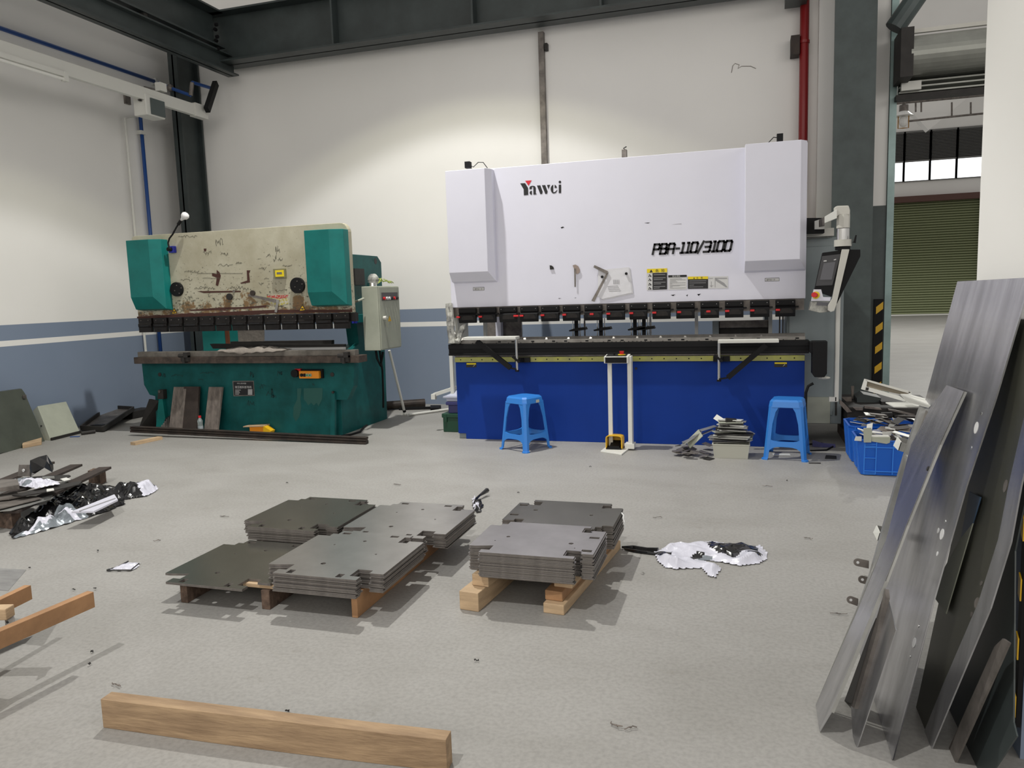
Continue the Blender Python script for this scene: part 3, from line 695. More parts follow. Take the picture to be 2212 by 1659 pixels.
# scuffs and scratches on the panel
for i, pts in enumerate([[(1211,491),(1216,489.5),(1219,491),(1213,493.5)], [(1392,481.2),(1404,480.4),(1400,482.3)], [(1453,484.2),(1472,483),(1472,484)], [(1449,637.3),(1459,636),(1454,639.5)], [(1482,638),(1486,636),(1484.5,640)], [(1506,635.5),(1514,634.3),(1509,639)], [(1206,644.3),(1212,644),(1208,645.2)], [(1241,643),(1245,642.6),(1243,643.6)]]):
    MB().prism([stk(a_, b_, YM-.0014) for a_, b_ in pts], (0, .001, 0)).build('scuff_mark', M['sticker_grey'] if i in (2,) else M['black'], P)
# sensors on the top
def top_sensor(px, py, kind):
    q_ = ony(px, py, YM-.05)
    o = MB().box(q_.x-.025, q_.x+.025, YM-.09, YM-.03, q_.z-.03, q_.z+.03).build('top_sensor', M['black'] if kind else M['white_pvc'], P)
    mb = MB(); mb.tube([q_, q_+Vector((.05,0,-.02)), q_+Vector((.10,0,.02)), q_+Vector((.15,0,.015)), q_+Vector((.19,0,-.04))] if px < 1200 else [q_, q_+Vector((-.05,0,.01)), q_+Vector((-.09,0,-.03))], .004, 6); mb.build('cable', M['black'], o)
top_sensor(1012, 357, 1); top_sensor(1684.5, 298, 1)
q_ = ony(1349, 331, YM+.3); o = MB().box(q_.x-.022, q_.x+.022, YM+.27, YM+.33, q_.z-.06, q_.z+.03).build('top_valve', M['dull_steel'], P)
MB().tube([q_+Vector((.01,0,.03)), q_+Vector((-.01,0,.045)), q_+Vector((.02,0,.06))], .006, 6).build('wire', M['dark'], o)
# ram lower strip and punch clamps
MB().box(XL+.01, XR-.01, YM+.02, YM+.05, 1.225, zp0).build('ram_edge', M['dull_steel'], P)
clx = [(990,1027),(1034,1070),(1078,1115),(1123,1161),(1168,1206.5),(1215,1252),(1262,1300),(1310,1349),(1359.5,1397.5),(1409,1448),(1460.6,1500),(1513,1553),(1566,1606),(1620,1662),(1675,1718)]
Yc = YM-.045
zc0 = ony(1190, 699, Yc).z
for i, (a_, b_) in enumerate(clx):
    x0, x1 = ony(a_, 680, Yc).x, ony(b_, 680, Yc).x; zt, zb_ = 1.318, 1.172
    mb = MB(); zm = 1.262
    prof = [(Yc+.045, zt), (Yc+.01, zt), (Yc+.01, zm+.012), (Yc+.022, zm), (Yc, zm-.012), (Yc, zm-.06), (Yc+.008, zb_+.01), (Yc+.012, zb_), (Yc+.045, zb_)]
    mb.prism([(x0, y, z) for y, z in prof], (x1-x0, 0, 0))
    o = mb.build('punch_clamp', M['black'], P, bevel=.003)
    MB().prism([(x0+.035, Yc-.002, zb_+.03), (x0+.035, Yc-.002, zb_+.055), (x0+.055, Yc-.002, zb_+.072), (x1-.04, Yc-.002, zb_+.072), (x1-.02, Yc-.002, zb_+.05), (x1-.02, Yc-.002, zb_+.03)], (0, .008, 0)).build('clamp_plate', M['black_steel'], o)
    kx = x1+.008 if i == 2 else ((x0+x1)/2-.01 if i in (6, 11) else (x0+.028 if i == 10 else x0+.02 if i > 0 else x0+.002))
    kz = 1.232
    MB().box(kx-(.032 if i == 2 else .018), kx+.018, Yc-.018, Yc, kz-.009, kz+.009).build('lock_knob', M['red'], o, bevel=.003)
    for xx in (x0+.02, x1-.02):
        if i > 1: MB().cyl((xx, Yc+.012, zt-.02), (xx, Yc+.006, zt-.02), .003, seg=6).build('clamp_screw', M['chrome'], o)
    MB().box(x1, x1+.028, Yc+.01, Yc+.03, 1.249, 1.264).build('clamp_lever', M['black'], o)
# lower table
zs1, zs0 = 1.018, .975
mb = MB(); mb.box(XL-.01, XR, YM-.04, YM+.06, zs0-.01, zs1-.02); mb.prism([(XL-.01, YM-.0, zs1-.02), (XL-.01, YM+.02, zs1+.005), (XL-.01, YM+.04, zs1+.005), (XL-.01, YM+.06, zs1-.02)], (XR-XL+.01, 0, 0))
mb.build('lower_die', M['die_steel'], P, bevel=.003)
mb = MB(); n_ = 0
for px in (991,1079,1108,1151,1196,1222,1268,1316,1344,1395,1446,1475,1527,1581,1638,1722):
    x_ = ony(px, 740, YM-.04).x; MB().box(x_-.014, x_+.014, YM-.044, YM-.038, zs1-.042, zs1-.030).build('die_slot', M['black'], P)
for px in list(range(995, 1300, 26))+list(range(1304, 1400, 9))+list(range(1406, 1740, 26)):
    x_ = ony(px, 746, YM-.04).x; MB().cyl((x_, YM-.0435, zs0-.004), (x_, YM-.038, zs0-.004), .004, seg=8).build('die_bolt', M['black'], P)
mb = MB()
mb.box(XL-.03, XR+.03, YM-.045, YM+.06, .850, zs0-.012)
mb.box(XL-.03, XR+.03, YM-.055, YM-.03, .915, zs0-.012); mb.box(XL-.03, XR+.03, YM-.055, YM-.03, .850, .873)
mb.build('table_beam', M['black'], P, bevel=.003)
MB().box(XL+.02, XR, YM-.03, YM+.02, .838, .849).build('beam_strip', M['dull_steel'], P)
mb = MB(); mb.prism([(XL+.02, YM, .838), (XR, YM, .838), (XR, YM, -.0), (ony(1007, 947, YM).x, YM, .0), (ony(1007, 947, YM).x, YM, .055), (XL+.02, YM, .055)], (0, .18, 0))
mb.build('table_front', M['blue_paint'], P, bevel=.003)
MB().box(XL+.02, XL+.14, YM+.03, YM+.16, .0, .055).build('levelling_foot', M['cab_blue'], P)
zy0, zy1 = ony(1200, 781, YM).z, ony(1200, 770, YM).z
MB().box(XL+.022, XR-.002, YM-.028, YM-.001, zy0, zy1).build('yellow_rail', M['yellow_rail'], P, bevel=.002)
for px in (995,1018,1041,1064,1157,1181,1205,1230,1255,1279,1382,1408,1434.5,1461,1488,1515,1572,1600,1657,1686,1716):
    x_ = ony(px, 776, YM-.03).x; MB().cyl((x_, YM-.0305, (zy0+zy1)/2), (x_, YM-.026, (zy0+zy1)/2), .006, seg=10).build('rail_bolt', M['black'], P)
for x0, x1, y0, y1 in ((1007,1029,783.5,793.5),(1672.5,1700.5,782,793)):
    S6 = rect(MB(), x0, y0, x1, y1, .0022).build('warning_sticker', M['ink'], P)
    rect(MB(), x0+.8, y0+.8, x1-.8, y0+4, .0034).build('sticker_header', M['sign_yellow'], S6)
    mb = MB(); mb.prism([stk(x0+(x1-x0)*.8, y0+5, YM-.0034), stk(x0+(x1-x0)*.85, y0+5.5, YM-.0034), stk(x0+(x1-x0)*.65, y1-1, YM-.0034)], (0,.001,0)); mb.build('printed_lines', M['sticker_white'], S6)
MB().cyl((stk(1374,796).x, YM-.006, stk(1374,796).z), (stk(1374,796).x, YM, stk(1374,796).z), .012).build('panel_plug', M['dark'], P)
# side frames and the back structure seen through the throat
for x0, x1 in ((XL+.16, XL+.22), (XR-.32, XR-.26)):
    MB().prism([(x0, YM+.2, 0), (x0, YM+1.6, 0), (x0, YM+1.6, 2.3), (x0, YM+.5, 2.3), (x0, YM+.5, 1.3), (x0, YM+.9, 1.2), (x0, YM+.9, .98), (x0, YM+.2, .93)], (x1-x0, 0, 0)).build('side_frame', M['white_paint'] if x0 < -1 else M['cab_blue'], P)
MB().box(XL+.01, XL+.04, YM+.05, YM+.35, .3, 2.0).build('side_guard', M['white_pvc'], P)
mb = MB(); x0, x1 = ony(1067, 700, YM+1.0).x, ony(1127, 700, YM+1.0).x
MB().box(x0-.12, x1, YM+.98, YM+1.02, .8, 1.5).build('rear_panel', M['dull_steel'], P)
for a_, b_ in ((1045,1051),(1501,1508),(1660,1668),(1262,1264),(1403,1407)):
    x0, x1 = ony(a_, 700, YM+.55).x, ony(b_, 700, YM+.55).x
    MB().box(x0, x1, YM+.53, YM+.57, .85, 1.36).build('guard_post', M['white_pvc'] if b_ != 1264 else M['dull_steel'], P)
x0, x1 = ony(1553, 700, YM+.6).x, ony(1660, 700, YM+.6).x; z0, z1 = ony(1600, 709, YM+.6).z, ony(1600, 692, YM+.6).z
MB().box(x0, x1, YM+.58, YM+.62, z0, z1).build('rear_crossbar', M['dull_steel'], P, bevel=.01)
MB().box(x0, x1, YM+.62, YM+.66, .9, z0+.02).build('rear_shield', M['dark'], P)
MB().box(x0-.06, x0, YM+.56, YM+.66, .85, z1).build('rear_upright', M['cab_blue'], P)
for px in (1245, 1298, 1371.5, 1391):
    xx = ony(px, 720, YM+.25).x
    g_ = MB().box(xx-.016, xx+.016, YM+.24, YM+.28, .93, 1.18).build('backgauge_finger', M['black'], P)
    mb = MB()
    for s_ in (-1, 1): mb.cyl((xx+s_*.036, YM+.26, .93), (xx+s_*.036, YM+.26, 1.18), .006, seg=8)
    mb.build('guide_rods', M['chrome'], g_)
    MB().prism([(xx-.06, YM+.18, 1.072), (xx+.0, YM+.18, 1.09), (xx+.10, YM+.18, 1.10), (xx+.11, YM+.18, 1.075), (xx+.03, YM+.18, 1.065), (xx-.055, YM+.18, 1.06)], (0, .10, 0)).build('stop_block', M['black'], g_)
for px in (1684, 1691):
    xx = ony(px, 720, YM+.25).x; MB().box(xx-.006, xx+.006, YM+.24, YM+.27, .93, 1.18).build('rear_rail', M['dark'], P)
# motor housing on the right and its cables
x0, x1 = ony(1754, 790, YM-.12).x, ony(1786, 790, YM-.12).x
z0, z1 = ony(1770, 814, YM-.12).z, ony(1770, 737, YM-.12).z
MB().box(XR+.03, x0+.01, YM-.135, YM, .86, z1-.005).build('drive_end', M['black'], P, bevel=.004)
MB().prism([(x0, YM-.15, z1), (x1, YM-.15, z1), (x1, YM-.15, z0+.03), (x1-.02, YM-.15, z0), (x0+.02, YM-.15, z0), (x0, YM-.15, z0+.03)], (0, .14, 0)).build('motor_housing', M['black'], P, bevel=.004)
a_ = ony(1752, 831, YM); MB().tube([ony(1757, 828, YM), ony(1746, 834, YM), ony(1741, 848, YM), ony(1740, 880, YM), ony(1741, 905, YM)], .012, 8).build('control_cable', M['black'], P, smooth=True)
a_ = ony(1779, 816, YM); MB().ball(a_, .035, 10, (1.6, 1, .45)).build('cable_gland', M['cream_white'], P)
# electrical cabinet
x0, x1 = XR-.14, .835
CB = MB().box(x0, x1, YM+.30, YM+.75, .17, 1.855).build('electrical_cabinet', M['cab_blue'], P, bevel=.008)
MB().box(x0+.02, x1-.075, YM+.285, YM+.30, .25, 1.78).build('door_panel', M['cab_blue'], CB, bevel=.006)
MB().box(x1-.055, x1-.04, YM+.29, YM+.30, .25, 1.75).build('door_seam', M['dark'], CB)
MB().box(x0-.02, x1-.10, YM+.20, YM+.4, 1.862, 1.93).build('cabinet_cap', M['cream_white'], CB)
MB().box(XR+.02, XR+.24, YM+.265, YM+.284, .18, .42).build('lower_plate', M['cab'], CB)
a_, b_ = ony(1811, 640, YM+.05), ony(1811, 868, YM+.05)
MB().box(a_.x-.020, a_.x+.016, YM+.03, YM+.07, b_.z, 1.45).build('guard_upright', M['white_pvc'], P, bevel=.008)
a_ = ony(1798, 862, YM+.05); MB().box(a_.x-.028, a_.x+.03, YM+.03, YM+.07, a_.z-.02, a_.z+.02).build('guard_foot', M['white_pvc'], P)
# folded front supports: tube, tray plate, diagonal arm, clamp
def support(px, zt, zb_, x_out, s_):
    c = ony(px, 760, YM-.20); o = MB().cyl((c.x, YM-.20, ony(px, zb_, YM-.2).z), (c.x, YM-.20, ony(px, zt, YM-.2).z), .014, seg=16).build('support_post', M['chrome'], P, smooth=False)
    xo = ony(x_out, zt, YM-.20).x; z_ = ony(px, zt, YM-.2).z
    MB().box(min(c.x, xo)-.008, max(c.x, xo)+.008, YM-.245, YM-.11, z_, z_+.028).build('tray_plate', M['white_pvc'], o, bevel=.004)
    a1, b1 = ony(1030 if s_ < 0 else 1655, zt+4, YM-.2), ony(1103 if s_ < 0 else 1572, zb_-5, YM-.2)
    MB().strut(a1, b1, .03, .045, (0, 0, 1)).build('diagonal_arm', M['black'], o)
    MB().strut(b1, (c.x, YM-.2, b1.z-.012), .03, .012).build('arm_foot', M['black'], o)
    MB().cyl((c.x, YM-.20, ony(px, zb_, YM-.2).z-.012), (c.x, YM-.20, ony(px, zb_, YM-.2).z+.004), .019).build('end_cap', M['black'], o)
    zc_ = (zy0+zy1)/2
    mb = MB(); mb.box(c.x-.055, c.x+.085 if s_ < 0 else c.x+.09, YM-.06, YM-.028, zc_-.026, zc_+.022); mb.box(c.x-.025, c.x+.03, YM-.185, YM-.06, zc_-.015, zc_+.02)
    mb.strut((c.x-.04, YM-.21, zc_+.045), (c.x+.03, YM-.21, zc_-.01), .02, .02)
    mb.build('rail_clamp', M['black'], o)
support(1116, 733, 800, 1005, -1); support(1553, 741, 821, 1680, 1)
# control arm and pendant
YA = 6.85
def Q(x, y, d=0): return ony(x, y, YA+d)
k_ = 5.922
def R(x, y, d=0): return ony(1700+x/k_, 420+y/k_, YA+d)
AR = MB().prism([R(355,340,.3), R(480,300,.2), R(480,440,.2), R(355,445,.3)], (0, .05, 0)).build('arm_bracket', M['white_pvc'], P)
MB().prism([R(255,300,.35), R(450,300,.35), R(480,400,.35), R(480,490,.35), (XR, YA+.35, R(255,495,.35).z)], (0, .12, 0)).build('arm_mount', M['black'], P)
mb = MB(); mb.loft([[R(375,345,.32), R(375,430,.32), R(375,430,.42), R(375,345,.42)], [R(480,285,.12), R(480,395,.12), R(480,405,.22), R(480,285,.22)]]); mb.build('lower_arm', M['dull_steel'], P, bevel=.004)
mb = MB(); mb.loft([[R(480,285,.12), R(480,370,.12), R(480,370,.22), R(480,285,.22)], [R(640,190,-.04), R(640,305,-.04), R(640,305,.06), R(640,190,.06)]]); mb.build('upper_arm', M['white_pvc'], P, bevel=.004)
MB().prism([R(610,160), R(650,145), R(790,140), R(808,200), R(806,262), R(660,262), R(615,305)], (0, .09, 0)).build('arm_elbow', M['cream_white'], P, bevel=.008)
cx = R(720, 300, .045); rr_ = (R(806,300,.045).x-R(634,300,.045).x)/2
MB().cyl((cx.x, cx.y, R(720,430,.045).z), (cx.x, cx.y, R(720,258,.045).z), rr_, seg=8).build('arm_column', M['cream_white'], P)
MB().cyl((cx.x, cx.y, R(720,580,.045).z), (cx.x, cx.y, R(720,438,.045).z), rr_*.97, seg=24).build('swivel_column', M['chrome'], P)
MB().cyl((cx.x, cx.y, R(720,665,.045).z), (cx.x, cx.y, R(720,580,.045).z), rr_*1.32, seg=28).build('swivel_collar', M['cream_white'], P)
MB().cyl((cx.x, cx.y, R(720,708,.045).z), (cx.x, cx.y, R(720,665,.045).z), rr_*1.15, seg=28).build('collar_base', M['black'], P)
MB().prism([R(835,610), R(880,620), R(893,520), R(880,520), R(855,605)], (0, .03, 0)).build('lock_lever', M['black'], P)
PD = MB().prism([R(790,705,.02), R(940,705,.02), R(940,790,.02), R(640,1400,.02)], (0, .22, 0)).build('control_pendant', M['black'], P, bevel=.004)
MB().prism([R(455,745), R(700,712), R(575,1310), R(350,1230)], (0, .05, 0)).build('pendant_body', M['black'], PD, bevel=.004)
MB().prism([R(450,790,-.003), R(685,762,-.003), R(580,1160,-.003), R(368,1170,-.003)], (0, .004, 0)).build('screen_bezel', mat('bezel_grey', (.055,.055,.06), .4), PD)
MB().prism([R(470,880,-.006), R(620,862,-.006), R(572,1090,-.006), R(420,1093,-.006)], (0, .004, 0)).build('screen', M['screen'], PD)
MB().prism([R(470,845,-.006), R(508,842,-.006), R(506,857,-.006), R(468,860,-.006)], (0, .003, 0)).build('badge', M['sticker_white'], PD)
MB().prism([R(600,832,-.006), R(630,824,-.006), R(627,838,-.006), R(599,843,-.006)], (0, .003, 0)).build('badge', M['sticker_white'], PD)
MB().prism([R(345,1215,-.006), R(437,1215,-.006), R(462,1312,-.006), R(562,1315,-.006), R(552,1362,-.006), R(312,1362,-.006)], (0, .04, 0)).build('button_plate', M['white_paint'], PD)
e_ = R(372, 1288, -.01); MB().cyl(e_, e_+Vector((-.003, -.012, 0)), .030, seg=18).build('stop_ring', M['sign_yellow'], PD)
MB().cyl(e_+Vector((-.004, -.012, 0)), e_+Vector((-.02, -.05, .004)), .020, .022, 16).build('emergency_stop', M['red'], PD)
MB().prism([R(703,702,-.02), R(800,702,-.02), R(635,1400,-.02), R(605,1490,-.02), R(560,1505,-.02), R(520,1480,-.02), R(525,1420,-.02), R(580,1330,-.02)], (0, .04, 0)).build('side_rail', M['cream_white'], PD, bevel=.003)
MB().prism([R(310,1370), R(540,1370), R(510,1420), R(560,1500), R(430,1515), R(285,1485), R(300,1430)], (0, .12, 0)).build('keyboard_shelf', M['frost'], PD, bevel=.004)
MB().prism([R(385,1375,-.002), R(538,1378,-.002), R(515,1425,-.002), R(375,1420,-.002)], (0, .003, 0)).build('mouse_pad', M['screen'], PD)

# ---------------------------------------------------------------- things on the white machine
# papers held by magnets, steel rulers
T = thing('paper_sheaf', 'crumpled sheaf of white papers held by magnets on the white machine', 'papers', ony(1328, 610, YM))
for j, (dx, dy, rot) in enumerate(((0, 0, 0), (3, 2, .04), (5, 6, .08))):
    base = [(1292,583),(1358,577),(1365,632),(1300,646),(1291,640)]
    pts = [ony(x+dx*.7, y+dy*.4, YM-.010+.003*j) for x, y in base]
    MB().prism(pts, (0, .0015, 0)).build('sheet', M['paper'], T)
mb = MB()
for i in range(7): mb.prism([ony(1325+i*2, 604, YM-.0118), ony(1325.6+i*2, 604, YM-.0118), ony(1325.6+i*2, 614, YM-.0118), ony(1325+i*2, 614, YM-.0118)], (0, .0005, 0))
for i in range(4): rect(mb, 1312+i, 618+i*3.5, 1335+i*2, 618.6+i*3.5, .0118, 1)
mb.build('drawing_lines', M['sticker_grey'], T)
for px, py in ((1301, 598), (1353, 591)):
    c = ony(px, py, YM-.013); MB().cyl(c, c+Vector((0, -.012, 0)), .012).build('magnet', M['black'], T)
T = thing('combination_square', 'steel try square hanging at an angle over the white papers', 'try square', ony(1300, 610, YM-.02))
MB().prism([ony(*p, YM-.022) for p in ((1310,590),(1315,588),(1284,652),(1277.5,649.5))], (0, .003, 0)).build('blade', M['dull_steel'], T)
MB().prism([ony(*p, YM-.025) for p in ((1284,572.5),(1313.5,586),(1310,592),(1281.8,577.5))], (0, .008, 0)).build('head', M['dull_steel'], T)
T = thing('protractor', 'small steel protractor with a long arm stuck on the white machine', 'protractor', ony(1243, 590, YM))
MB().prism([ony(*p, YM-.012) for p in ((1237,573),(1243,571.5),(1249,575),(1253,583),(1251.5,589),(1246,592.5),(1240.5,582))], (0, .003, 0)).build('dial', mat('brownish_steel', (.30,.24,.21), .4, .5), T)
MB().prism([ony(*p, YM-.015) for p in ((1240,580),(1244,580),(1243.7,620),(1241,620))], (0, .003, 0)).build('arm', M['dull_steel'], T)
tag(MB().prism([ony(*p, YM-.010) for p in ((1187.3,573),(1191,573.5),(1195,576.5),(1196.5,581.5),(1188,582))], (0, .009, 0)).build('radius_gauge', M['dark']), 'small dark quarter-round gauge stuck on the white machine', 'gauge')

# ---------------------------------------------------------------- stools
def stool(label, corner, ang, h=.50):
    """square plastic stool: seat .27, feet spread .34"""
    T = thing('plastic_stool', label, 'stool', corner, ang, 'blue plastic stools')
    def L(x, y, z): return T.matrix_basis @ Vector((x, y, z)) if False else Matrix.Translation(T.location) @ Matrix.Rotation(ang, 4, 'Z') @ Vector((x, y, z))
    s1, s0 = .125, .172
    mb = MB(); ring = lambda s_, z, c: [L(x, y, z) for x, y in ((-s_+c,-s_),(s_-c,-s_),(s_,-s_+c),(s_,s_-c),(s_-c,s_),(-s_+c,s_),(-s_,s_-c),(-s_,-s_+c))]
    mb.loft([ring(s1+.012, h-.06, .03), ring(s1+.004, h-.015, .028), ring(s1-.008, h, .03)]); mb.build('seat', M['stool'], T)
    def hw(z): return s0-(s0-s1-.004)*(z/h)
    for sx, sy in ((-1,-1),(1,-1),(1,1),(-1,1)):
        mb = MB(); rings = []
        for z, wl in ((.0, .050), (.012, .050), (.014, .040), (.13, .045), (.30, .045), (.40, .060), (h-.05, .085)):
            o_ = hw(z)+(.012 if z < .013 else 0); i_ = o_-wl; c = .018
            rings.append([L(sx*x, sy*y, z) for x, y in ((o_-c, o_), (o_, o_-c), (o_, i_), (o_-.012, i_), (o_-.012, o_-.022-c*.2), (o_-.022-c*.2, o_-.012), (i_, o_-.012), (i_, o_))])
            if sx*sy < 0: rings[-1].reverse()
        mb.loft(rings); mb.build('leg', M['stool'], T)
    for k in range(4):
        rot = Matrix.Rotation(k*math.pi/2, 4, 'Z')
        def W(x, y, z):
            v = rot @ Vector((x, y, z)); return L(v.x, v.y, v.z)
        z0, z1 = .112, .155; a = hw(z0)-.035
        mb = MB(); n = 8; top, bot = [], []
        for i in range(n+1):
            u = -a+2*a*i/n; e = (abs(u)/a)**4
            top.append((u, z1+.022*e)); bot.append((u, z0-.035*e))
        poly = top+bot[::-1]
        mb.prism([W(u, -hw(z)+.001, z) for u, z in poly], (Matrix.Rotation(ang, 4, 'Z') @ rot @ Vector((0, .014, 0))))
        mb.build('stretcher', M['stool'], T)
        mb = MB(); a = hw(.40)-.05; poly = [(-a-.02, h-.045), (a+.02, h-.045), (a+.02, .38), (a, .425), (a-.02, .437), (-a+.02, .437), (-a, .425), (-a-.02, .38)]
        mb.prism([W(u, -hw(z)+.001, z) for u, z in poly], (Matrix.Rotation(ang, 4, 'Z') @ rot @ Vector((0, .014, 0))))
        mb.build('apron', M['stool'], T)
    return T, L
T, L_ = stool('blue plastic stool turned corner-on, left one in front of the press brake', (-1.975, 6.755, 0), math.radians(-28.5))
MB().obox(L_(.143, .03, .455), (L_(.143, .05, .455)-L_(.143, .03, .455)), (L_(.145, .03, .455)-L_(.143, .03, .455))*1.0, (0,0,.013)).build('price_label', M['tub'], T)
c_ = (onz(1645, 992)+onz(1735, 998))/2
stool('blue plastic stool standing face-on beside the tub of metal scraps', (c_.x+.045, c_.y+.165, 0), math.radians(-9))

# ---------------------------------------------------------------- control stand with foot pedal
Yp_ = 6.80
T = thing('control_stand', 'white two-legged control stand with a red stop button on top', 'control stand', (onz(1330, 975).x, Yp_, 0))
b_ = [onz(1297, 977), onz(1343, 984), onz(1369, 963), onz(1322, 958)]
MB().prism([v for v in b_], (0, 0, .014)).build('base_plate', M['white_pvc'], T, bevel=.003)
l0, l1 = ony(1311.5, 785, Yp_+.02), ony(1320, 785, Yp_+.02)
lb = ony(1320, 941, Yp_+.02)
mb = MB(); a0, a1 = ony(1312, 785, Yp_+.03), ony(1321, 785, Yp_+.03); c0, c1 = ony(1319, 945, Yp_+.03), ony(1327, 945, Yp_+.03)
mb.prism([a0, a1, (a1.x, a1.y, .012), (a0.x, a0.y, .012)], (0, .025, 0)); mb.build('left_post', M['white_pvc'], T, bevel=.003)
a0, a1 = ony(1354.5, 770, Yp_+.0), ony(1363.5, 770, Yp_+.0)
MB().prism([a0, a1, (a1.x, a1.y, .012), (a0.x, a0.y, .012)], (0, .09, 0)).build('right_post', M['white_pvc'], T, bevel=.003)
MB().box(ony(1350, 950, Yp_).x, ony(1370, 950, Yp_).x, Yp_-.012, Yp_+.10, .015, .06).build('post_foot', M['white_pvc'], T)
Yh = Yp_-.04
hb = MB().prism([ony(1304, 773, Yh), ony(1311, 762, Yh+.10), ony(1362, 759, Yh+.10), ony(1364, 770, Yh+.05), ony(1355, 785.5, Yh), ony(1307, 785, Yh)], (0, .02, 0))
zt_, zb2 = ony(1330, 770.5, Yh).z, ony(1330, 785, Yh).z; x0, x1 = ony(1304.5, 778, Yh).x, ony(1355, 778, Yh).x
HD = MB().prism([(x0, Yh, zb2), (x0, Yh, zt_), (x0, Yh+.14, zt_+.012), (x0, Yh+.14, zb2)], (x1-x0+.01, 0, 0)).build('head_box', M['white_pvc'], T, bevel=.004)
MB().box(x0+.012, x1-.006, Yh-.003, Yh+.003, zb2+.004, zt_-.006).build('front_window', M['black'], HD)
MB().prism([(x0+.016, Yh+.012, zt_+.0035), (x1-.012, Yh+.012, zt_+.0035), (x1-.012, Yh+.125, zt_+.0135), (x0+.016, Yh+.125, zt_+.0135)], (0, 0, .002)).build('top_plate', M['black'], HD)
c = Vector((x0+(x1-x0)*.72, Yh+.065, zt_+.010)); MB().cyl(c, c+Vector((0,0,.006)), .034, seg=20).build('stop_ring', M['sign_yellow'], HD)
MB().cyl(c, c+Vector((0,0,.034)), .016, .022, 16).build('emergency_stop', M['red'], HD)
c = Vector((x0+(x1-x0)*.4, Yh+.065, zt_+.010)); MB().cyl(c, c+Vector((0,0,.018)), .009, seg=12).build('push_button', M['black'], HD)
c = onz(1325, 973)
FP = thing('foot_pedal', 'yellow hooded foot pedal standing on the base of the control stand', 'foot pedal', (c.x, c.y, .014))
x0, x1 = ony(1306.5, 970, Yp_-.1).x, ony(1342, 970, Yp_-.1).x; y0, y1 = c.y-.03, c.y+.12; zt_ = .014+.15
def arch(y, r_, k=1): 
    n = 12; cx = (x0+x1)/2; hw_ = (x1-x0)/2-r_; pts = [(cx-hw_, y, .02)]
    for i in range(n+1):
        a = math.pi-math.pi*i/n; pts.append((cx+hw_*math.copysign(abs(math.cos(a))**.6, math.cos(a)), y, .02+(.09+ (.035-r_)*abs(math.sin(a))**.6)*k))
    pts.append((cx+hw_, y, .02)); return pts
mb = MB(); o1, o2 = arch(y0, 0), arch(y1, 0, .9); i1, i2 = arch(y0, .008), arch(y1, .008, .9); n = len(o1)
mb.add(o1+o2+i1+i2, [(i, i+1, n+i+1, n+i) for i in range(n-1)]+[(2*n+i+1, 2*n+i, 3*n+i, 3*n+i+1) for i in range(n-1)]+[(i+1, i, 2*n+i, 2*n+i+1) for i in range(n-1)]+[tuple(range(n, 2*n))])
mb.build('hood', M['yellow'], FP)
MB().box(x0+.004, x1-.004, y0, y1, .015, .030).build('pedal_base', M['black'], FP)
MB().prism([(x0+.035, y0+.005, .03), (x0+.035, y0+.005, .042), (x0+.035, y1-.01, .075), (x0+.035, y1-.01, .03)], (x1-x0-.06, 0, 0)).build('treadle', M['black'], FP)

# ---------------------------------------------------------------- tub and metal scraps by the machine
c0, c1 = onz(1540, 990), onz(1618, 991)
T = thing('plastic_tub', 'milky plastic tub heaped with metal scraps beside the right stool', 'tub', ((c0.x+c1.x)/2, c0.y+.10, 0))
def tub(T, x0, x1, y0, y1, h, m, wall=.004, tp=.012):
    mb = MB()
    def rg(e, z): return [(x0-e, y0-e, z), (x1+e, y0-e, z), (x1+e, y1+e, z), (x0-e, y1+e, z)]
    r = [rg(0, 0), rg(tp, h-.008), rg(tp+.006, h-.008), rg(tp+.006, h), rg(tp-wall, h), rg(-wall, wall)]
    mb.loft(r); return mb.build('tub_body', m, T)
tub(T, c0.x+.01, c1.x-.01, c0.y+.01, c0.y+.21, .125, M['tub'])
SG = 'metal offcuts piled on the milky tub'
def slab(name, label, cat, c, L, W, t, rz, rx=0, ry=0, m='grey_galv', group=None):
    R_ = Matrix.Rotation(rz, 3, 'Z') @ Matrix.Rotation(ry, 3, 'Y') @ Matrix.Rotation(rx, 3, 'X'); c = Vector(c)
    return tag(MB().obox(c, R_ @ Vector((L/2,0,0)), R_ @ Vector((0,W/2,0)), R_ @ Vector((0,0,t/2))).build(name, M[m], origin=c), label, cat, group)
def strip(name, p0, p1, w_, t, label, cat, m='grey_galv', group=None, up=(0,0,1)):
    p0, p1 = Vector(p0), Vector(p1)
    return tag(MB().strut(p0, p1, w_, t, up).build(name, M[m], origin=(p0+p1)/2), label, cat, group)
rnd = random.Random(3)
cx, cy = (c0.x+c1.x)/2, c0.y+.11
z = .128
for i in range(22):
    L = .34-.006*i+rnd.uniform(-.05, .03); wd_ = rnd.uniform(.06, .14)
    lab = 'flat grey metal offcut stacked inside the heap on the milky tub'
    m_ = ('grey_galv', 'white_pvc', 'grey_galv', 'dark', 'cab')[i % 5]
    slab('metal_offcut', lab if i < 21 else 'topmost grey metal offcut on the milky tub', 'metal scrap', (cx+rnd.uniform(-.02, .03), cy+rnd.uniform(-.04, .05), z), L, wd_, .006, rnd.uniform(-.35, .35), rnd.uniform(-.05, .05), rnd.uniform(-.04, .04), m_, SG if i < 21 else None)
    z += .0088
q = ony(1556, 907, cy+.05); slab('metal_offcut', 'pale curved metal offcut propped on the heap over the milky tub', 'metal scrap', q, .11, .05, .003, -.4, .9, .5, 'white_pvc')
q = ony(1579, 909, cy); slab('metal_bracket', 'short dark bracket lying on top of the scrap heap on the tub', 'metal scrap', q, .09, .04, .035, .3, .2, .1, 'dark')
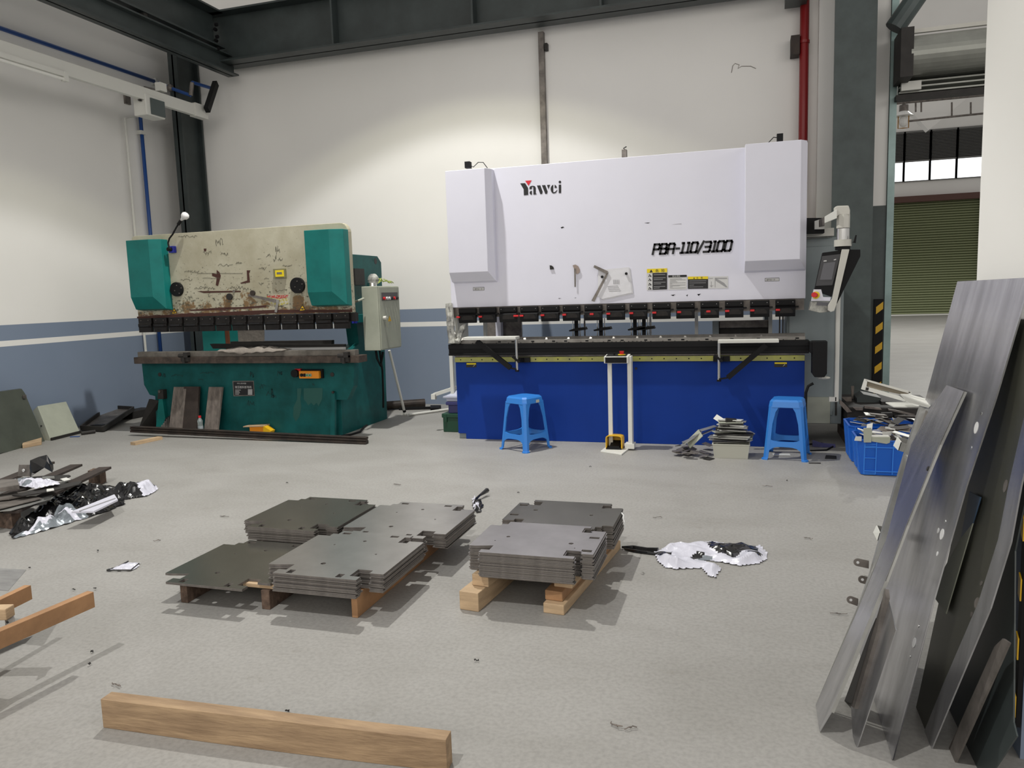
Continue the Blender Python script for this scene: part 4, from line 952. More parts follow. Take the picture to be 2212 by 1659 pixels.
q = ony(1562, 922, cy); slab('metal_bracket', 'dark folded bracket near the left of the scrap heap on the tub', 'metal scrap', q, .12, .06, .02, -.3, .2, -.3, 'dark')
for k, (x0_, y0_, x1_, y1_, w_, lab) in enumerate([
    (1472, 963, 1514, 932, .05, 'long pale strip leaning low against the left of the scrap heap'),
    (1474, 956, 1540, 928, .05, 'pale strip leaning second against the left of the scrap heap'),
    (1512, 930, 1546, 920, .06, 'pale flat strip leaning onto the scrap heap, uppermost on its left side')]):
    a_, b_ = ony(x0_, y0_, cy-.05+k*.03), ony(x1_, y1_, cy+.02+k*.03); strip('metal_strip', a_, b_, w_, .005, lab, 'metal scrap', 'grey_galv')
q = ony(1500, 948, cy); slab('metal_bracket', 'beige folded bracket leaning below the strips left of the tub', 'metal scrap', q, .16, .08, .006, -.2, 1.0, -.8, 'cab')
PG = 'dark metal offcuts scattered on the floor left of the tub'
for i in range(20):
    px, py = 1462+rnd.random()*72, 968+rnd.random()*26
    if px < 1480: py = min(py, 984)
    g = onz(px, py); slab('metal_offcut', 'small dark grey square offcut lying in the floor pile left of the tub', 'metal scrap', (g.x, g.y, .008+.011*(i % 5)), rnd.uniform(.07, .11), rnd.uniform(.045, .08), .004, rnd.uniform(-1.5, 1.5), rnd.uniform(-.25, .25), rnd.uniform(-.2, .2), ('dull_steel', 'dark', 'dull_steel', 'plate_edge')[i % 4], PG)
g = onz(1688, 983); slab('metal_offcut', 'bright flat offcut lying on the floor under the right stool', 'metal scrap', (g.x, g.y, .004), .14, .07, .004, .1, m='white_pvc')
g = onz(1760, 1001); slab('metal_offcut', 'thin dark offcut on the floor in front of the right stool', 'metal scrap', (g.x, g.y, .003), .09, .02, .004, .1, m='dark')
g = onz(1781, 966)
tag(MB().loft([[(g.x-.10, g.y, .002), (g.x-.10, g.y+.03, .002), (g.x-.10, g.y+.02, .06)], [(g.x-.02, g.y-.02, .002), (g.x-.02, g.y+.05, .002), (g.x-.02, g.y+.02, .035)], [(g.x+.09, g.y-.01, .002), (g.x+.09, g.y+.03, .002), (g.x+.09, g.y+.01, .03)]]).build('plastic_bag', M['violet_box'], origin=g), 'small violet plastic bag on the floor behind the right stool', 'bag')
g0 = onz(1640, 968)
tag(MB().tube([onz(1742, 962)+Vector((0,0,.008)), onz(1775, 959)+Vector((0,0,.008)), onz(1800, 966)+Vector((0,0,.008)), onz(1785, 974)+Vector((0,0,.008)), onz(1750, 975)+Vector((0,0,.008))], .007, 8).build('cable', M['black'], smooth=True), 'thin black cable looping on the floor right of the stool', 'cable')

# ---------------------------------------------------------------- boxes left of the white machine
Yb = 7.45
x0 = ony(957, 915, Yb).x
T = thing('storage_box', 'dark green plastic case on the floor, lowest of the boxes beside the blue base', 'box', (x0+.2, Yb+.15, 0))
MB().box(x0, XL-.0, Yb, Yb+.35, 0, .155).build('case', M['green_box'], T, bevel=.008)
MB().box(x0-.01, XL, Yb-.01, Yb+.36, .155, .20).build('lid', M['green_box'], T, bevel=.008)
MB().box(x0+.02, x0+.05, Yb-.015, Yb, .11, .19).build('latch', M['green_box'], T)
x0 = ony(963, 880, Yb).x
T = thing('storage_box', 'dark violet plastic box on top of the green case', 'box', (x0+.2, Yb+.15, .20))
MB().box(x0+.02, XL, Yb+.02, Yb+.32, .202, .29).build('case', M['violet_box'], T, bevel=.006)
MB().box(x0, XL, Yb, Yb+.34, .29, .325).build('rim', M['violet_box'], T, bevel=.006)
T = thing('storage_box', 'milky lidded plastic box, topmost of the boxes beside the blue base', 'box', (x0+.2, Yb+.15, .33))
MB().box(x0, XL, Yb+.02, Yb+.32, .327, .365).build('case', M['clear_box'], T, bevel=.006)
MB().box(x0-.03, XL, Yb, Yb+.34, .365, .385).build('lid', M['clear_box'], T, bevel=.004)
MB().loft([[(x0-.01, Yb+.03, .386), (XL, Yb+.03, .386), (XL, Yb+.3, .386), (x0-.01, Yb+.3, .386)], [(x0+.10, Yb+.1, .44), (XL, Yb+.1, .46), (XL, Yb+.2, .46), (x0+.10, Yb+.2, .44)]]).build('plastic_wrap', M['clear_box'], T)
# white rail arm and post left of the machine
a_, b_ = ony(937, 853, YM+.35), ony(976, 838, YM+.45)
T = thing('guard_rail', 'white square rail poking out low at the left end of the press brake', 'rail', a_)
MB().strut(a_, b_+Vector((.1, .05, .02)), .03, .035).build('rail', M['white_pvc'], T)
MB().box(a_.x-.02, a_.x+.025, a_.y-.03, a_.y+.02, a_.z-.045, a_.z+.01).build('rail_end', M['white_pvc'], T)
MB().box(ony(973, 800, YM+.4).x, ony(980, 800, YM+.4).x, YM+.38, YM+.42, .0, ony(975, 765, YM+.4).z).build('post', M['white_pvc'], T)
# rods wrapped in crinkled plastic
rnd = random.Random(5)
T = thing('wrapped_bundle', 'bundle of rods wrapped in crinkled clear plastic leaning at the left of the press', 'bundle', ony(978, 740, YM-.02))
for (x0_, y0_, x1_, y1_, r_) in ((966, 656, 974, 742, .030), (973, 655, 981, 742, .026), (1003, 700, 988, 742, .03)):
    a_, b_ = ony(x0_, y0_, YM-.02), ony(x1_, y1_, YM-.08); n = 9
    path = [a_.lerp(b_, i/n)+Vector((rnd.uniform(-.006, .006), 0, 0)) for i in range(n+1)]
    MB().tube(path, [r_*(.6 if i == 0 else 1)*rnd.uniform(.75, 1.1) for i in range(n+1)], 9).build('plastic_wrap', M['frost'], T)

# ================================================================ THE WORN GREEN PRESS BRAKE
YR, YT = 6.95, 7.05
P = thing('press_brake', 'worn cream and teal press brake standing in the corner', 'press brake', (-5.2, YT, 0))
def c2(x, y, Y): return ony(260+x/3.13, 450+y/3.13, Y)
gl, gr = ony(291, 600, YR).x, ony(757, 600, YR).x
zt_ = (ony(289, 507, YR).z+ony(740, 484, YR).z)/2; zb_ = ony(500, 682, YR).z
pts = [(gl, zb_), (gr, zb_), (gr, zt_-.09)]
for i in range(6):
    a = math.radians(90*i/5); pts.append((gr-.09+.09*math.cos(a), zt_-.09+.09*math.sin(a)))
for i in range(4):
    a = math.radians(90+90*i/3); pts.append((gl+.05+.05*math.cos(a), zt_-.05+.05*math.sin(a)))
MB().prism([(x, YR, z) for x, z in pts], (0, .07, 0)).build('ram_plate', M['cream_worn'], P, bevel=.004)
def gcover(pxl, pxf, pxr, pyt, pyf, pyb, s_, lab):
    d = .16; y0 = YR-d
    x0, xf, x1 = ony(pxl, (pyt+pyb)/2, y0).x, ony(pxf, (pyt+pyb)/2, y0).x, ony(pxr, (pyt+pyb)/2, YR-.04).x
    z1, zf, zb = ony(pxf, pyt, y0).z, ony(pxf, pyf, y0).z, ony(pxf, pyb, YR-.09).z
    F = [(x0, y0, z1), (xf, y0, z1), (xf, y0, zf), (x0, y0, zf)]
    S = [(x0, YR-.10, z1), (x1, YR-.10, z1-.0), (x1, YR-.10, zb+.015), (x0, YR-.10, zb+.015)]
    B_ = [(x0, YR, z1), (x1, YR, z1), (x1, YR, zb), (x0, YR, zb)]
    mb = MB(); mb.add(F+S+B_, [(0,3,2,1), (0,1,5,4), (1,2,6,5), (2,3,7,6), (3,0,4,7), (4,5,9,8), (5,6,10,9), (6,7,11,10), (7,4,8,11)])
    return mb.build('cylinder_cover', M['teal_light'], P, bevel=.004)
gcover(278, 326, 362, 516.5, 641, 671, -1, 'l'); gcover(661, 714, 752, 494.5, 630, 662, 1, 'r')
# rust-red worn band and smears of the ram
for nm, pts in (('rust_stain', [(296,684),(380,679),(420,677),(470,675),(520,672),(600,669),(680,669),(761,669),(761,674),(680,675),(600,676),(520,681),(420,684),(296,688)]), ('rust_stain', [(468,583),(474,588),(477,596),(471,618),(466,616),(468,600),(458,596),(458,590),(468,592)]), ('rust_stain', [(533,584),(541,584),(538,590),(540,610),(521,613),(519,611),(534,606)]),
                ('rust_stain', [(408,669),(440,667),(480,664),(530,663),(575,659),(575,664),(530,667),(480,669),(440,671),(412,672)]), ('rust_stain', [(426,629),(520,628),(520,631),(440,633)]), ('rust_stain', [(440,537),(446,537),(445,543),(441,543)])):
    MB().prism([ony(x, y, YR-.0015) for x, y in pts], (0, .001, 0)).build(nm, mat('red_brown_rust', (.06, .02, .014), .8) if 'rr' not in M else M['rr'], P)
def disc(cx_, cy_, r, Y, t, m, nm, par=P, seg=28):
    c = ony(cx_, cy_, Y); k = r*Y/FPX*1.03; return MB().cyl(c, c+Vector((0, -t, 0)), k, seg=seg).build(nm, M[m], par)
for cx_, cy_, r in ((384.5, 625, 17.5), (645, 616.5, 18.5)):
    o = disc(cx_, cy_, r, YR, .035, 'black', 'round_cover')
    for a in range(4):
        c = ony(cx_, cy_, YR-.035); c += Vector((.045*math.cos(a*math.pi/2+.3), 0, .045*math.sin(a*math.pi/2+.3))); MB().cyl(c, c+Vector((0,-.004,0)), .006, seg=6).build('cover_screw', M['dull_steel'], o)
disc(497, 641, 8, YR, .02, 'dark', 'small_cap'); disc(547, 633, 6.5, YR, .02, 'brown_steel', 'small_cap'); disc(506, 629, 3.5, YR, .01, 'dull_steel', 'small_cap')
o = MB().box(ony(594,591,YR).x, ony(619,591,YR).x, YR-.03, YR, ony(600,601,YR).z, ony(600,581,YR).z).build('gauge_box', mat('olive_box', (.20,.19,.10), .6), P)
o2 = MB().box(ony(598.5,591,YR).x, ony(617,591,YR).x, YR-.033, YR-.03, ony(600,598,YR).z, ony(600,584,YR).z).build('yellow_plate', M['sign_yellow'], o)
MB().box(ony(602,591,YR).x, ony(613,591,YR).x, YR-.035, YR-.033, ony(600,592.5,YR).z, ony(600,588.5,YR).z).build('display', M['screen'], o)
for pts in ([(370,679),(382.5,677),(376,664.5)], [(645.5,672.5),(660.5,671),(653,657)]):
    o = MB().prism([ony(x, y, YR-.002) for x, y in pts], (0, .001, 0)).build('warning_triangle', M['ink'], P)
    c = [sum(p[0] for p in pts)/3, sum(p[1] for p in pts)/3]
    MB().prism([ony(c[0]+(x-c[0])*.72, c[1]+(y-c[1])*.72, YR-.003) for x, y in pts], (0, .001, 0)).build('triangle_face', M['yellow'], o)
    MB().prism([ony(c[0]+dx, c[1]+dy, YR-.004) for dx, dy in ((-2.4,-1),(2.4,-1),(2.4,1.6),(-2.4,1.6))], (0, .001, 0)).build('triangle_symbol', M['ink'], o)
o = MB().prism([ony(x, y, YR-.002) for x, y in ((576,639),(623,637),(623,656),(600,661),(576,652))], (0, .001, 0)).build('torn_sticker', mat('torn_sticker_yellow', (.42, .36, .07), .7, 0, .5, 40, (.5,.48,.4), thresh=(.45,.55)), P)
MB().prism([ony(x, y, YR-.003) for x, y in ((576,638.5),(623,637),(621,643),(603,645),(578,642))], (0, .001, 0)).build('red_header', mat('torn_sticker_red', (.42, .04, .03), .7, 0, .5, 60, (.42,.36,.3), thresh=(.42,.5)), o)
# handwriting
hw = random.Random(11); ink2 = mat('faded_ink', (0.10, 0.10, 0.075), .8)
def scribble(x, y, w_, h_, n, Y=YR, m=ink2, th=.0016):
    mb = MB(); pts = [(x+w_*i/n+hw.uniform(-1,1)*w_/n, y+hw.uniform(0,1)*h_) for i in range(n+1)]
    for a, b in zip(pts, pts[1:]):
        A_, B_ = ony(*a, Y-.0015), ony(*b, Y-.0015); d_ = (B_-A_)
        if d_.length > .001:
            d_.normalize(); mb.strut(A_, B_, .0010, th*2, (d_.z, 0, -d_.x))
    mb.build('handwriting', m, P)
for a in ((385,508,40,5,22),(465,513,18,22,14),(440,540,18,12,10),(400,583,30,6,14),(392,602,24,5,12),(510,560,12,10,10),(420,618,44,7,26),(400,640,14,12,12),(560,610,10,6,8),(600,556,10,8,10),(590,545,8,20,10),(595,530,9,18,12),(576,548,8,8,6),(610,572,20,4,10),(595,625,16,8,8),(560,575,14,8,8),(478,545,14,8,8),(500,618,36,9,26),(570,600,12,3,6),(386,652,20,9,12),(420,600,70,1.5,4),(440,590,90,1,4),(470,570,30,5,10)): scribble(*a)
# clamps
Yc = YR-.04; n = 13; xl, xr = ony(298, 700, Yc).x, ony(759, 700, Yc).x; pt = (xr-xl)/n
z1, z0 = zb_-.003, ony(500, 714.5, Yc).z
MB().box(xl-.02, xr+.03, YR+.0, YR+.06, z0+.07, z1).build('ram_edge', M['black_steel'], P)
for i in range(n):
    x = xl+pt*i; w_ = pt*.86; h = z1-z0
    o = MB().prism([(x, y, z) for y, z in ((YR+.0, z1), (Yc+.01, z1), (Yc+.01, z1-h*.36), (Yc, z1-h*.42), (Yc, z0+h*.4), (Yc+.008, z0+h*.36), (Yc+.008, z0+.004), (Yc+.015, z0), (YR+.0, z0))], (w_, 0, 0)).build('punch_clamp', M['black_steel'], P, bevel=.002)
    MB().box(x+.03, x+w_-.03, Yc-.003, Yc, z0+h*.42, z0+h*.50).build('clamp_slot', M['ink'], o)
    for xx in (x+w_*.22, x+w_*.78): MB().cyl((xx, Yc+.012, z1-h*.16), (xx, Yc+.004, z1-h*.16), .005, seg=8).build('clamp_screw', M['dull_steel'], o)
    MB().box(x+.004, x+w_-.004, Yc+.004, Yc+.02, z0-.0, z0+h*.34).build('punch_block', M['black_steel'], o)
# table, die and beam
bl, br = ony(289, 778, 6.9).x, ony(775, 773, 6.9).x
MB().box(bl, br, 6.9, 7.08, ony(500, 785, 6.9).z, ony(500, 770.5, 6.9).z).build('table_beam', mat('brown_oily_steel', (.11, .082, .065), .6, .3, .6, 12, (.04,.03,.025)), P, bevel=.003)
bl, br = ony(298, 766, 6.92).x, ony(767, 762, 6.92).x
MB().box(bl, br, 6.915, 7.0, ony(500, 770, 6.92).z, ony(500, 758.5, 6.92).z).build('lower_die', mat('dusty_die_steel', (.215,.195,.17), .6, .4, .4, 8), P, bevel=.003)
for px in (400, 745):
    c = ony(px, 772, 6.88); mb = MB(); mb.box(c.x-.045, c.x+.05, 6.86, 6.9, c.z-.045, c.z+.02); mb.box(c.x-.0, c.x+.05, 6.85, 6.9, c.z+.0, c.z+.055); mb.cyl((c.x-.07, 6.87, c.z+.02), (c.x+.0, 6.87, c.z+.02), .022, seg=10); mb.box(c.x-.015, c.x+.01, 6.845, 6.9, c.z-.06, c.z)
    mb.build('die_clamp', M['dark'], P)
T0 = [(306,785),(311,831),(323,853),(335,856),(338,936),(714,941),(716,866),(722,864),(750,864),(763.5,834),(765,784)]
MB().prism([ony(x, y, YT) for x, y in T0], (0, .10, 0)).build('table_plate', M['teal'], P, bevel=.004)
MB().prism([ony(x, y, YT-.035) for x, y in ((716,845),(723,848),(723,941),(713,941))], (0, .035, 0)).build('gusset', M['teal'], P)
MB().prism([ony(x, y, YT-.05) for x, y in ((342,842),(352,842),(351,862),(357,905),(346,932),(336,932),(343,862))], (0, .05, 0)).build('gusset', M['teal_light'], P)
MB().prism([ony(x, y, YT-.06) for x, y in ((342,842),(352,842),(353,862),(340,862))], (0, .06, 0)).build('gusset_head', M['dark'], P)
disc(720.5, 847, 3, YT-.03, .02, 'dark', 'lifting_pin'); disc(718, 809, 5, YT, .008, 'dark', 'round_plug'); disc(345.5, 809, 5, YT, .006, 'dark', 'round_plug'); disc(345, 845.5, 3.5, YT-.06, .012, 'dull_steel', 'lifting_pin')
# name plate, switch, push button box
o = MB().prism([ony(x, y, YT-.003) for x, y in ((502,823),(548,822.5),(550,855),(504.5,856))], (0, .003, 0)).build('name_plate', M['dull_steel'], P)
MB().prism([ony(x, y, YT-.005) for x, y in ((504,825),(546.5,824.5),(548,853),(506,854))], (0, .002, 0)).build('plate_face', M['ink'], o)
mb = MB(); sz = .030
text_mesh('中华人民共和国', .017, mb, ony(512, 829.5, YT-.006)); text_mesh('液压板料折弯机', .031, mb, ony(507.5, 838.5, YT-.006))
for i, (yy, l) in enumerate(((842,12),(845,9),(848,10),(851,8))):
    mb.prism([ony(508, yy, YT-.006), ony(508+l, yy, YT-.006), ony(508+l, yy+1, YT-.006), ony(508, yy+1, YT-.006)], (0, .001, 0))
    mb.prism([ony(535.5, yy-.6, YT-.006), ony(545, yy-.6, YT-.006), ony(545, yy+1.2, YT-.006), ony(535.5, yy+1.2, YT-.006)], (0, .001, 0))
mb.build('plate_writing', M['sticker_white'], o)
o = disc(641, 806, 9.5, YT-.02, .05, 'black', 'rotary_switch', seg=20); MB().box(ony(641,800,YT).x, ony(653,800,YT).x, YT-.035, YT, ony(641,809,YT).z, ony(641,796,YT).z).build('switch_plate', M['red'], o)
c0_, c1_ = ony(654.5, 816, YT), ony(697, 800, YT)
MB().box(c0_.x, c1_.x+.014, YT-.03, YT, c0_.z+.0, c1_.z+.014).build('button_backplate', M['black'], P)
o = MB().box(c0_.x, c1_.x-.005, YT-.075, YT-.03, c0_.z, c1_.z).build('button_box', M['orange'], P, bevel=.006)
for i, m_ in enumerate(('black', 'black', 'cab', 'cab')):
    c = Vector((c0_.x+.035+i*.035, YT-.075, (c0_.z+c1_.z)/2-.002)); b_ = MB().cyl(c, c+Vector((0,-.012,0)), .017, seg=16).build('button_ring', M['black'] if i < 2 else M['cab'], o)
    MB().cyl(c, c+Vector((0,-.018,0)), .010, seg=12).build('push_button', M['ink'] if i < 2 else mat('green_button', (.03,.25,.08), .4), o)
ink3 = mat('dark_pen', (0.006, 0.045, 0.045), .8)
for a in ((370,808,24,6,12),(434,803,30,4,14),(540,800,8,16,10),(600,800,10,14,10),(560,825,14,16,10),(575,838,18,22,10),(535,860,14,20,10),(350,805,8,10,8),(430,818,10,3,5),(675,826,5,9,5),(585,850,12,10,8)): scribble(*a, Y=YT, m=ink3, th=.003)
# cast shadows of the rotary switch and button box, painted as dark shapes
for pts in ([(642,839),(651,839),(649,862),(651,880),(647,900),(639,911),(633,900),(634,880),(642,862)], [(656,839),(697,838),(696,862),(688,878),(684,870),(678,876),(672,870),(666,876),(661,868),(656,862)]):
    MB().prism([ony(x, y, YT-.0015) for x, y in pts], (0, .001, 0)).build('painted_shadow', mat('shadow_teal', (.010, .085, .072), .5), P)
# side frames (C shaped) and their braces
def cframe(x0, x1, nm='side_frame'):
    zt1, zt2 = 1.93, 1.86
    prof = [(YT+.08, 0), (8.20, 0), (8.24, 1.25), (8.25, zt2), (8.16, zt1), (YR+.09, zt1), (YR+.09, 1.35), (7.55, 1.28), (7.60, .95), (YT+.10, .80)]
    mb = MB(); mb.prism([(x0, y, z) for y, z in prof], (x1-x0, 0, 0)); return mb.build(nm, M['teal'], P, bevel=.004)
xr1 = -4.12; cframe(xr1-.14, xr1); cframe(-6.10, -6.06)
c = onx(811, 564, xr1); MB().cyl((xr1+.002, c.y, c.z), (xr1-.01, c.y, c.z), .035, seg=16).build('lifting_hole', M['ink'], P)
c = onx(773, 598, xr1); MB().box(xr1, xr1+.02, c.y-.10, c.y+.12, c.z-.09, c.z+.09).build('side_plate', M['dark'], P)
MB().box(-6.1, xr1, 8.0, 8.05, 1.45, 1.9).build('rear_tie', M['teal'], P)
MB().prism([(-6.03, 7.4, .85), (-5.45, 7.6, .85), (-5.75, 7.5, 1.25), (-6.03, 7.4, 1.25)], (0, .03, 0)).build('inner_brace', M['teal_light'], P)
MB().box(ony(490,740,7.5).x, ony(497,740,7.5).x, 7.48, 7.52, .80, 1.25).build('rear_post', mat('orange_primer', (.16,.05,.02), .7), P)
MB().prism([ony(x, y, 7.4) for x, y in ((513,712),(568,712),(568,737),(515,738))], (0, .03, 0)).build('gauge_block', M['cloth'], P)
MB().prism([ony(x, y, 7.25) for x, y in ((453,743),(742,744),(742,754),(460,753))], (0, .06, 0)).build('rear_shelf', M['dark'], P)
MB().prism([ony(x, y, 7.40) for x, y in ((498,738),(716,735),(716,745),(498,745))], (0, .06, 0)).build('rear_bar', M['dark'], P)
MB().prism([ony(x, y, 7.2) for x, y in ((574,752),(742,750),(742,756),(574,757))], (0, .05, 0)).build('pale_strip', M['sticker_white'], P)
c = onx(765, 680, xr1+.02)
MB().tube([onx(765,670,xr1+.03), onx(770,676,xr1+.04), onx(767,690,xr1+.04), onx(762,684,xr1+.04)], .008, 6).build('hose_loop', M['dark'], P)
c = onx(771, 694, xr1+.03); MB().box(xr1, xr1+.05, c.y-.06, c.y+.07, c.z-.02, c.z+.02).build('blue_valve', M['blue_bright'], P)
# electrical cabinet at the side
yc0 = 7.35; xa, xb_ = ony(784, 690, yc0).x, ony(818.5, 690, yc0).x
z1, z0 = ony(800, 618.5, yc0).z, ony(800, 757.5, yc0).z
yc1 = onx(864, 690, xb_).y
CB = MB().box(xa, xb_, yc0, yc1, z0, z1).build('electrical_cabinet', M['cab'], P, bevel=.006)
MB().box(xb_, xb_+.008, yc0+.02, yc1-.01, z0+.01, z1-.01).build('cabinet_door', M['cab'], CB, bevel=.003)
a, b = onx(824, 632, xb_+.01), onx(859, 650, xb_+.01)
o = MB().box(xb_+.008, xb_+.014, a.y, min(b.y, yc1-.01), b.z+.01, a.z).build('switch_panel', mat('switch_panel_grey', (.075,.07,.075), .5), CB)
for i in range(6):
    y = a.y+.04+i*(b.y-a.y-.08)/5; MB().cyl((xb_+.014, y, (a.z+b.z)/2-.015), (xb_+.034, y, (a.z+b.z)/2-.015), .016, seg=12).build('switch_knob', M['red'] if i in (0, 4) else (M['sticker_white'] if i in (1, 2) else M['ink']), o)
c = onx(829, 687, xb_+.01); o = MB().cyl(c, c+Vector((.035,0,0)), .022, seg=12).build('door_handle', M['cream_white'], CB); MB().strut(c+Vector((.03,0,0)), c+Vector((.03,.03,-.10)), .015, .02).build('handle_lever', M['cab'], o)
o = MB().prism([onx(x, y, xb_+.011) for x, y in ((838.5,694.5),(845.5,693.5),(841.6,682))], (.001, 0, 0)).build('warning_triangle', M['yellow'], CB)
MB().box(xr1, xa, yc0+.15, yc1-.05, z0+.3, z1-.3).build('cabinet_bracket', M['teal'], CB)
MB().tube([ony(764,652,7.2), ony(773,650,7.15), ony(785,645,7.3)], .012, 8).build('cable', M['cab'], P)
mb = MB(); MB().tube([ony(812,757,7.6), ony(815,775,7.6), ony(822,790,7.65), ony(826,770,7.7), ony(827,760,7.7)], .014, 8).build('hanging_cable', M['black'], P)
MB().tube([ony(820,757,7.7), ony(826,800,7.8), ony(828,850,7.85), ony(828,880,7.9)], .012, 8).build('hanging_cable', M['black'], P)

# ---------------------------------------------------------------- things on and by the green press
c = ony(797, 612, 7.6)
T = thing('lamp_cover', 'crinkled clear plastic bundle with yellow-green wires on the electrical cabinet', 'bundle', (c.x, 7.6, z1))
zc_ = z1+.002
mb = MB(); poly = [(xa+.02, 7.38), (xa+.16, 7.38), (xa+.16, 7.75), (xa+.02, 7.75)]
MB().ball((xa+.07, 7.50, zc_+.07), .06, 10, (1, 1, 1.15)).build('plastic_bag', M['frost'], T)
MB().cyl((xa+.07, 7.46, zc_), (xa+.07, 7.46, zc_+.035), .055, .05, 16).build('metal_disc', M['chrome'], T)
mb = MB(); rw = random.Random(2)
for i in range(5):
    p = [Vector((xa+.10+rw.uniform(-.02, .03), 7.5+j*.08, zc_+.02+abs(math.sin(j*1.3+i))*.07*(1-j*.15)+.01)) for j in range(6)]
    mb = MB(); mb.tube(p, .004, 6); mb.build('wire', mat('yellow_green_wire', (.38,.45,.10), .5) if i == 0 else bpy.data.materials['yellow_green_wire'], T)
# magnetic work lamp
T = thing('work_lamp', 'bare bulb on a bent arm fixed to the green press with a blue clip', 'lamp', ony(373, 540, YR-.02))
b0 = ony(373, 539, YR-.02)
MB().box(b0.x-.032, b0.x+.034, YR-.05, YR, b0.z-.036, b0.z+.036).build('magnet_base', M['blue_bright'], T, bevel=.006)
MB().cyl((b0.x, YR-.09, b0.z), (b0.x, YR-.05, b0.z), .022).build('swivel', M['black'], T)
pth = [ony(*p, YR-.09) for p in ((366,538),(363,525),(366,515),(373,506),(380,493),(386,483))]
MB().tube(pth, .009, 8).build('flex_arm', M['black'], T)
s1_, s2_ = ony(385, 485, YR-.09), ony(391, 476, YR-.09); MB().cyl(s1_, s2_, .017).build('socket', M['black'], T)
bc = ony(399, 467, YR-.09); k = YR/FPX; ax = (bc-s2_).normalized()
MB().tube([s2_, s2_.lerp(bc, .35), s2_.lerp(bc, .6), bc-ax*.012, bc+ax*.015, bc+ax*.034, bc+ax*.041], [.013, .016, .026, .038, .042, .030, .008], 16).build('bulb', M['glass'], T, smooth=True)
# try square with a paper tag on the ram
T = thing('try_square', 'dusty steel try square stuck low on the cream ram of the green press', 'try square', ony(595, 645, YR-.01))
MB().prism([ony(x, y, YR-.008) for x, y in ((536,635),(602,648),(601,655),(590,653),(560,645),(536,640))], (0, .004, 0)).build('blade', M['dull_steel'], T)
MB().prism([ony(x, y, YR-.014) for x, y in ((597,647),(603,648),(598,675),(593,674))], (0, .012, 0)).build('stock', M['steel'], T)
# rag over the die
T = thing('rag', 'crumpled dusty grey rag lying over the die of the green press', 'rag', ony(540, 758, 6.9))
x0, x1 = ony(470, 760, 6.9).x, ony(614, 760, 6.9).x; zd = ony(500, 758.5, 6.92).z
mb = MB(); nx, ny = 30, 8; rr = random.Random(4); vs = []
for i in range(nx+1):
    for j in range(ny+1):
        u, v = i/nx, j/ny; x = x0+(x1-x0)*u; y = 6.885+v*.16
        e = math.sin(math.pi*u)**.5
        z = zd+.006+e*(.035*abs(noise.noise(Vector((u*6, v*2, 3))))*2+.012)*(0.3 if v < .15 else 1)
        if v < .3: z -= (.3-v)*(.10+.10*noise.noise(Vector((u*7, 1, 8))))*e; y = 6.905-.02*(1-v/.3)
        vs.append((x, y, z))
fs = [(i*(ny+1)+j, (i+1)*(ny+1)+j, (i+1)*(ny+1)+j+1, i*(ny+1)+j+1) for i in range(nx) for j in range(ny)]
mb.add(vs, fs); o = mb.build('cloth', M['cloth'], T, smooth=True); o.modifiers.new('s', 'SOLIDIFY').thickness = .003
# boards leaning on the table plate
def leaning(name, label, cat, px0, px1, pyt, pyb0, m, yb, yt, group=None, skew=0, t=.03):
    a, b = ony(px0, pyb0, yb), ony(px1, pyb0, yb); zt = ony((px0+px1)/2, pyt, yt).z
    w_ = abs(b.x-a.x); cx_ = (a.x+b.x)/2; zb0 = .004
    dx = skew*zt
    top = Vector((cx_+dx, yt, zt)); bot = Vector((cx_, yb, zb0))
    ax = (top-bot); L = ax.length; ax.normalize(); nrm = Vector((1,0,0)).cross(ax).normalized()
    mb = MB(); mb.obox((top+bot)/2+nrm*(-t/2 if nrm.y > 0 else t/2), Vector((w_/2,0,0)), nrm*t/2, ax*L/2)
    return tag(mb.build(name, M[m], bevel=.002, origin=bot), label, cat, group)
leaning('wooden_board', 'greyed board leaning on the green press, left of the dark board', 'board', 367, 394.5, 836, 936, 'wood_grey', 6.93, 7.02, skew=.10)
leaning('wooden_board', 'dark brown board leaning on the green press between two greyed boards', 'board', 395.5, 428, 835, 936, 'wood_dark', 6.95, 7.02, skew=.05)
leaning('wooden_board', 'greyed board leaning on the green press, right of the bottle', 'board', 443, 471.5, 836, 936, 'wood_grey', 6.93, 7.02, skew=.09)
b = Vector((ony(434, 934, 6.90).x, 6.90, 0)); T = thing('water_bottle', 'clear plastic water bottle with a red cap standing between the boards', 'bottle', b)
MB().tube([b+Vector((0,0,z)) for z in (.002,.01,.12,.135,.165,.20,.205)], [.026,.029,.029,.028,.030,.012,.012], 14).build('bottle_body', M['bottle'], T, smooth=True)
MB().cyl(b+Vector((0,0,.20)), b+Vector((0,0,.222)), .016, seg=14).build('cap', M['red'], T)
MB().cyl(b+Vector((0,0,.05)), b+Vector((0,0,.11)), .0295, seg=14).build('bottle_label', mat('pale_label', (.42,.47,.50), .4, 0, .4, 60), T)
# yellow pedal hood in front of the press
c = onz(553, 938)
T = thing('foot_pedal', 'yellow folded foot pedal guard lying in front of the green press', 'foot pedal', c)
Yh = 6.95
MB().prism([ony(x, y, Yh) for x, y in ((525,921),(571,919),(571,921.5),(525,923))], (0, .10, 0)).build('top_flap', M['wood'], T)
MB().prism([ony(x, y, Yh+.01) for x, y in ((539,922.5),(570,921.5),(572,936),(540,936))], (0, .10, 0)).build('pedal_face', M['orange'], T)
MB().prism([ony(x, y, Yh-.005) for x, y in ((569,920),(585,931),(583,936),(568,936))], (0, .08, 0)).build('side_flap', M['yellow'], T)
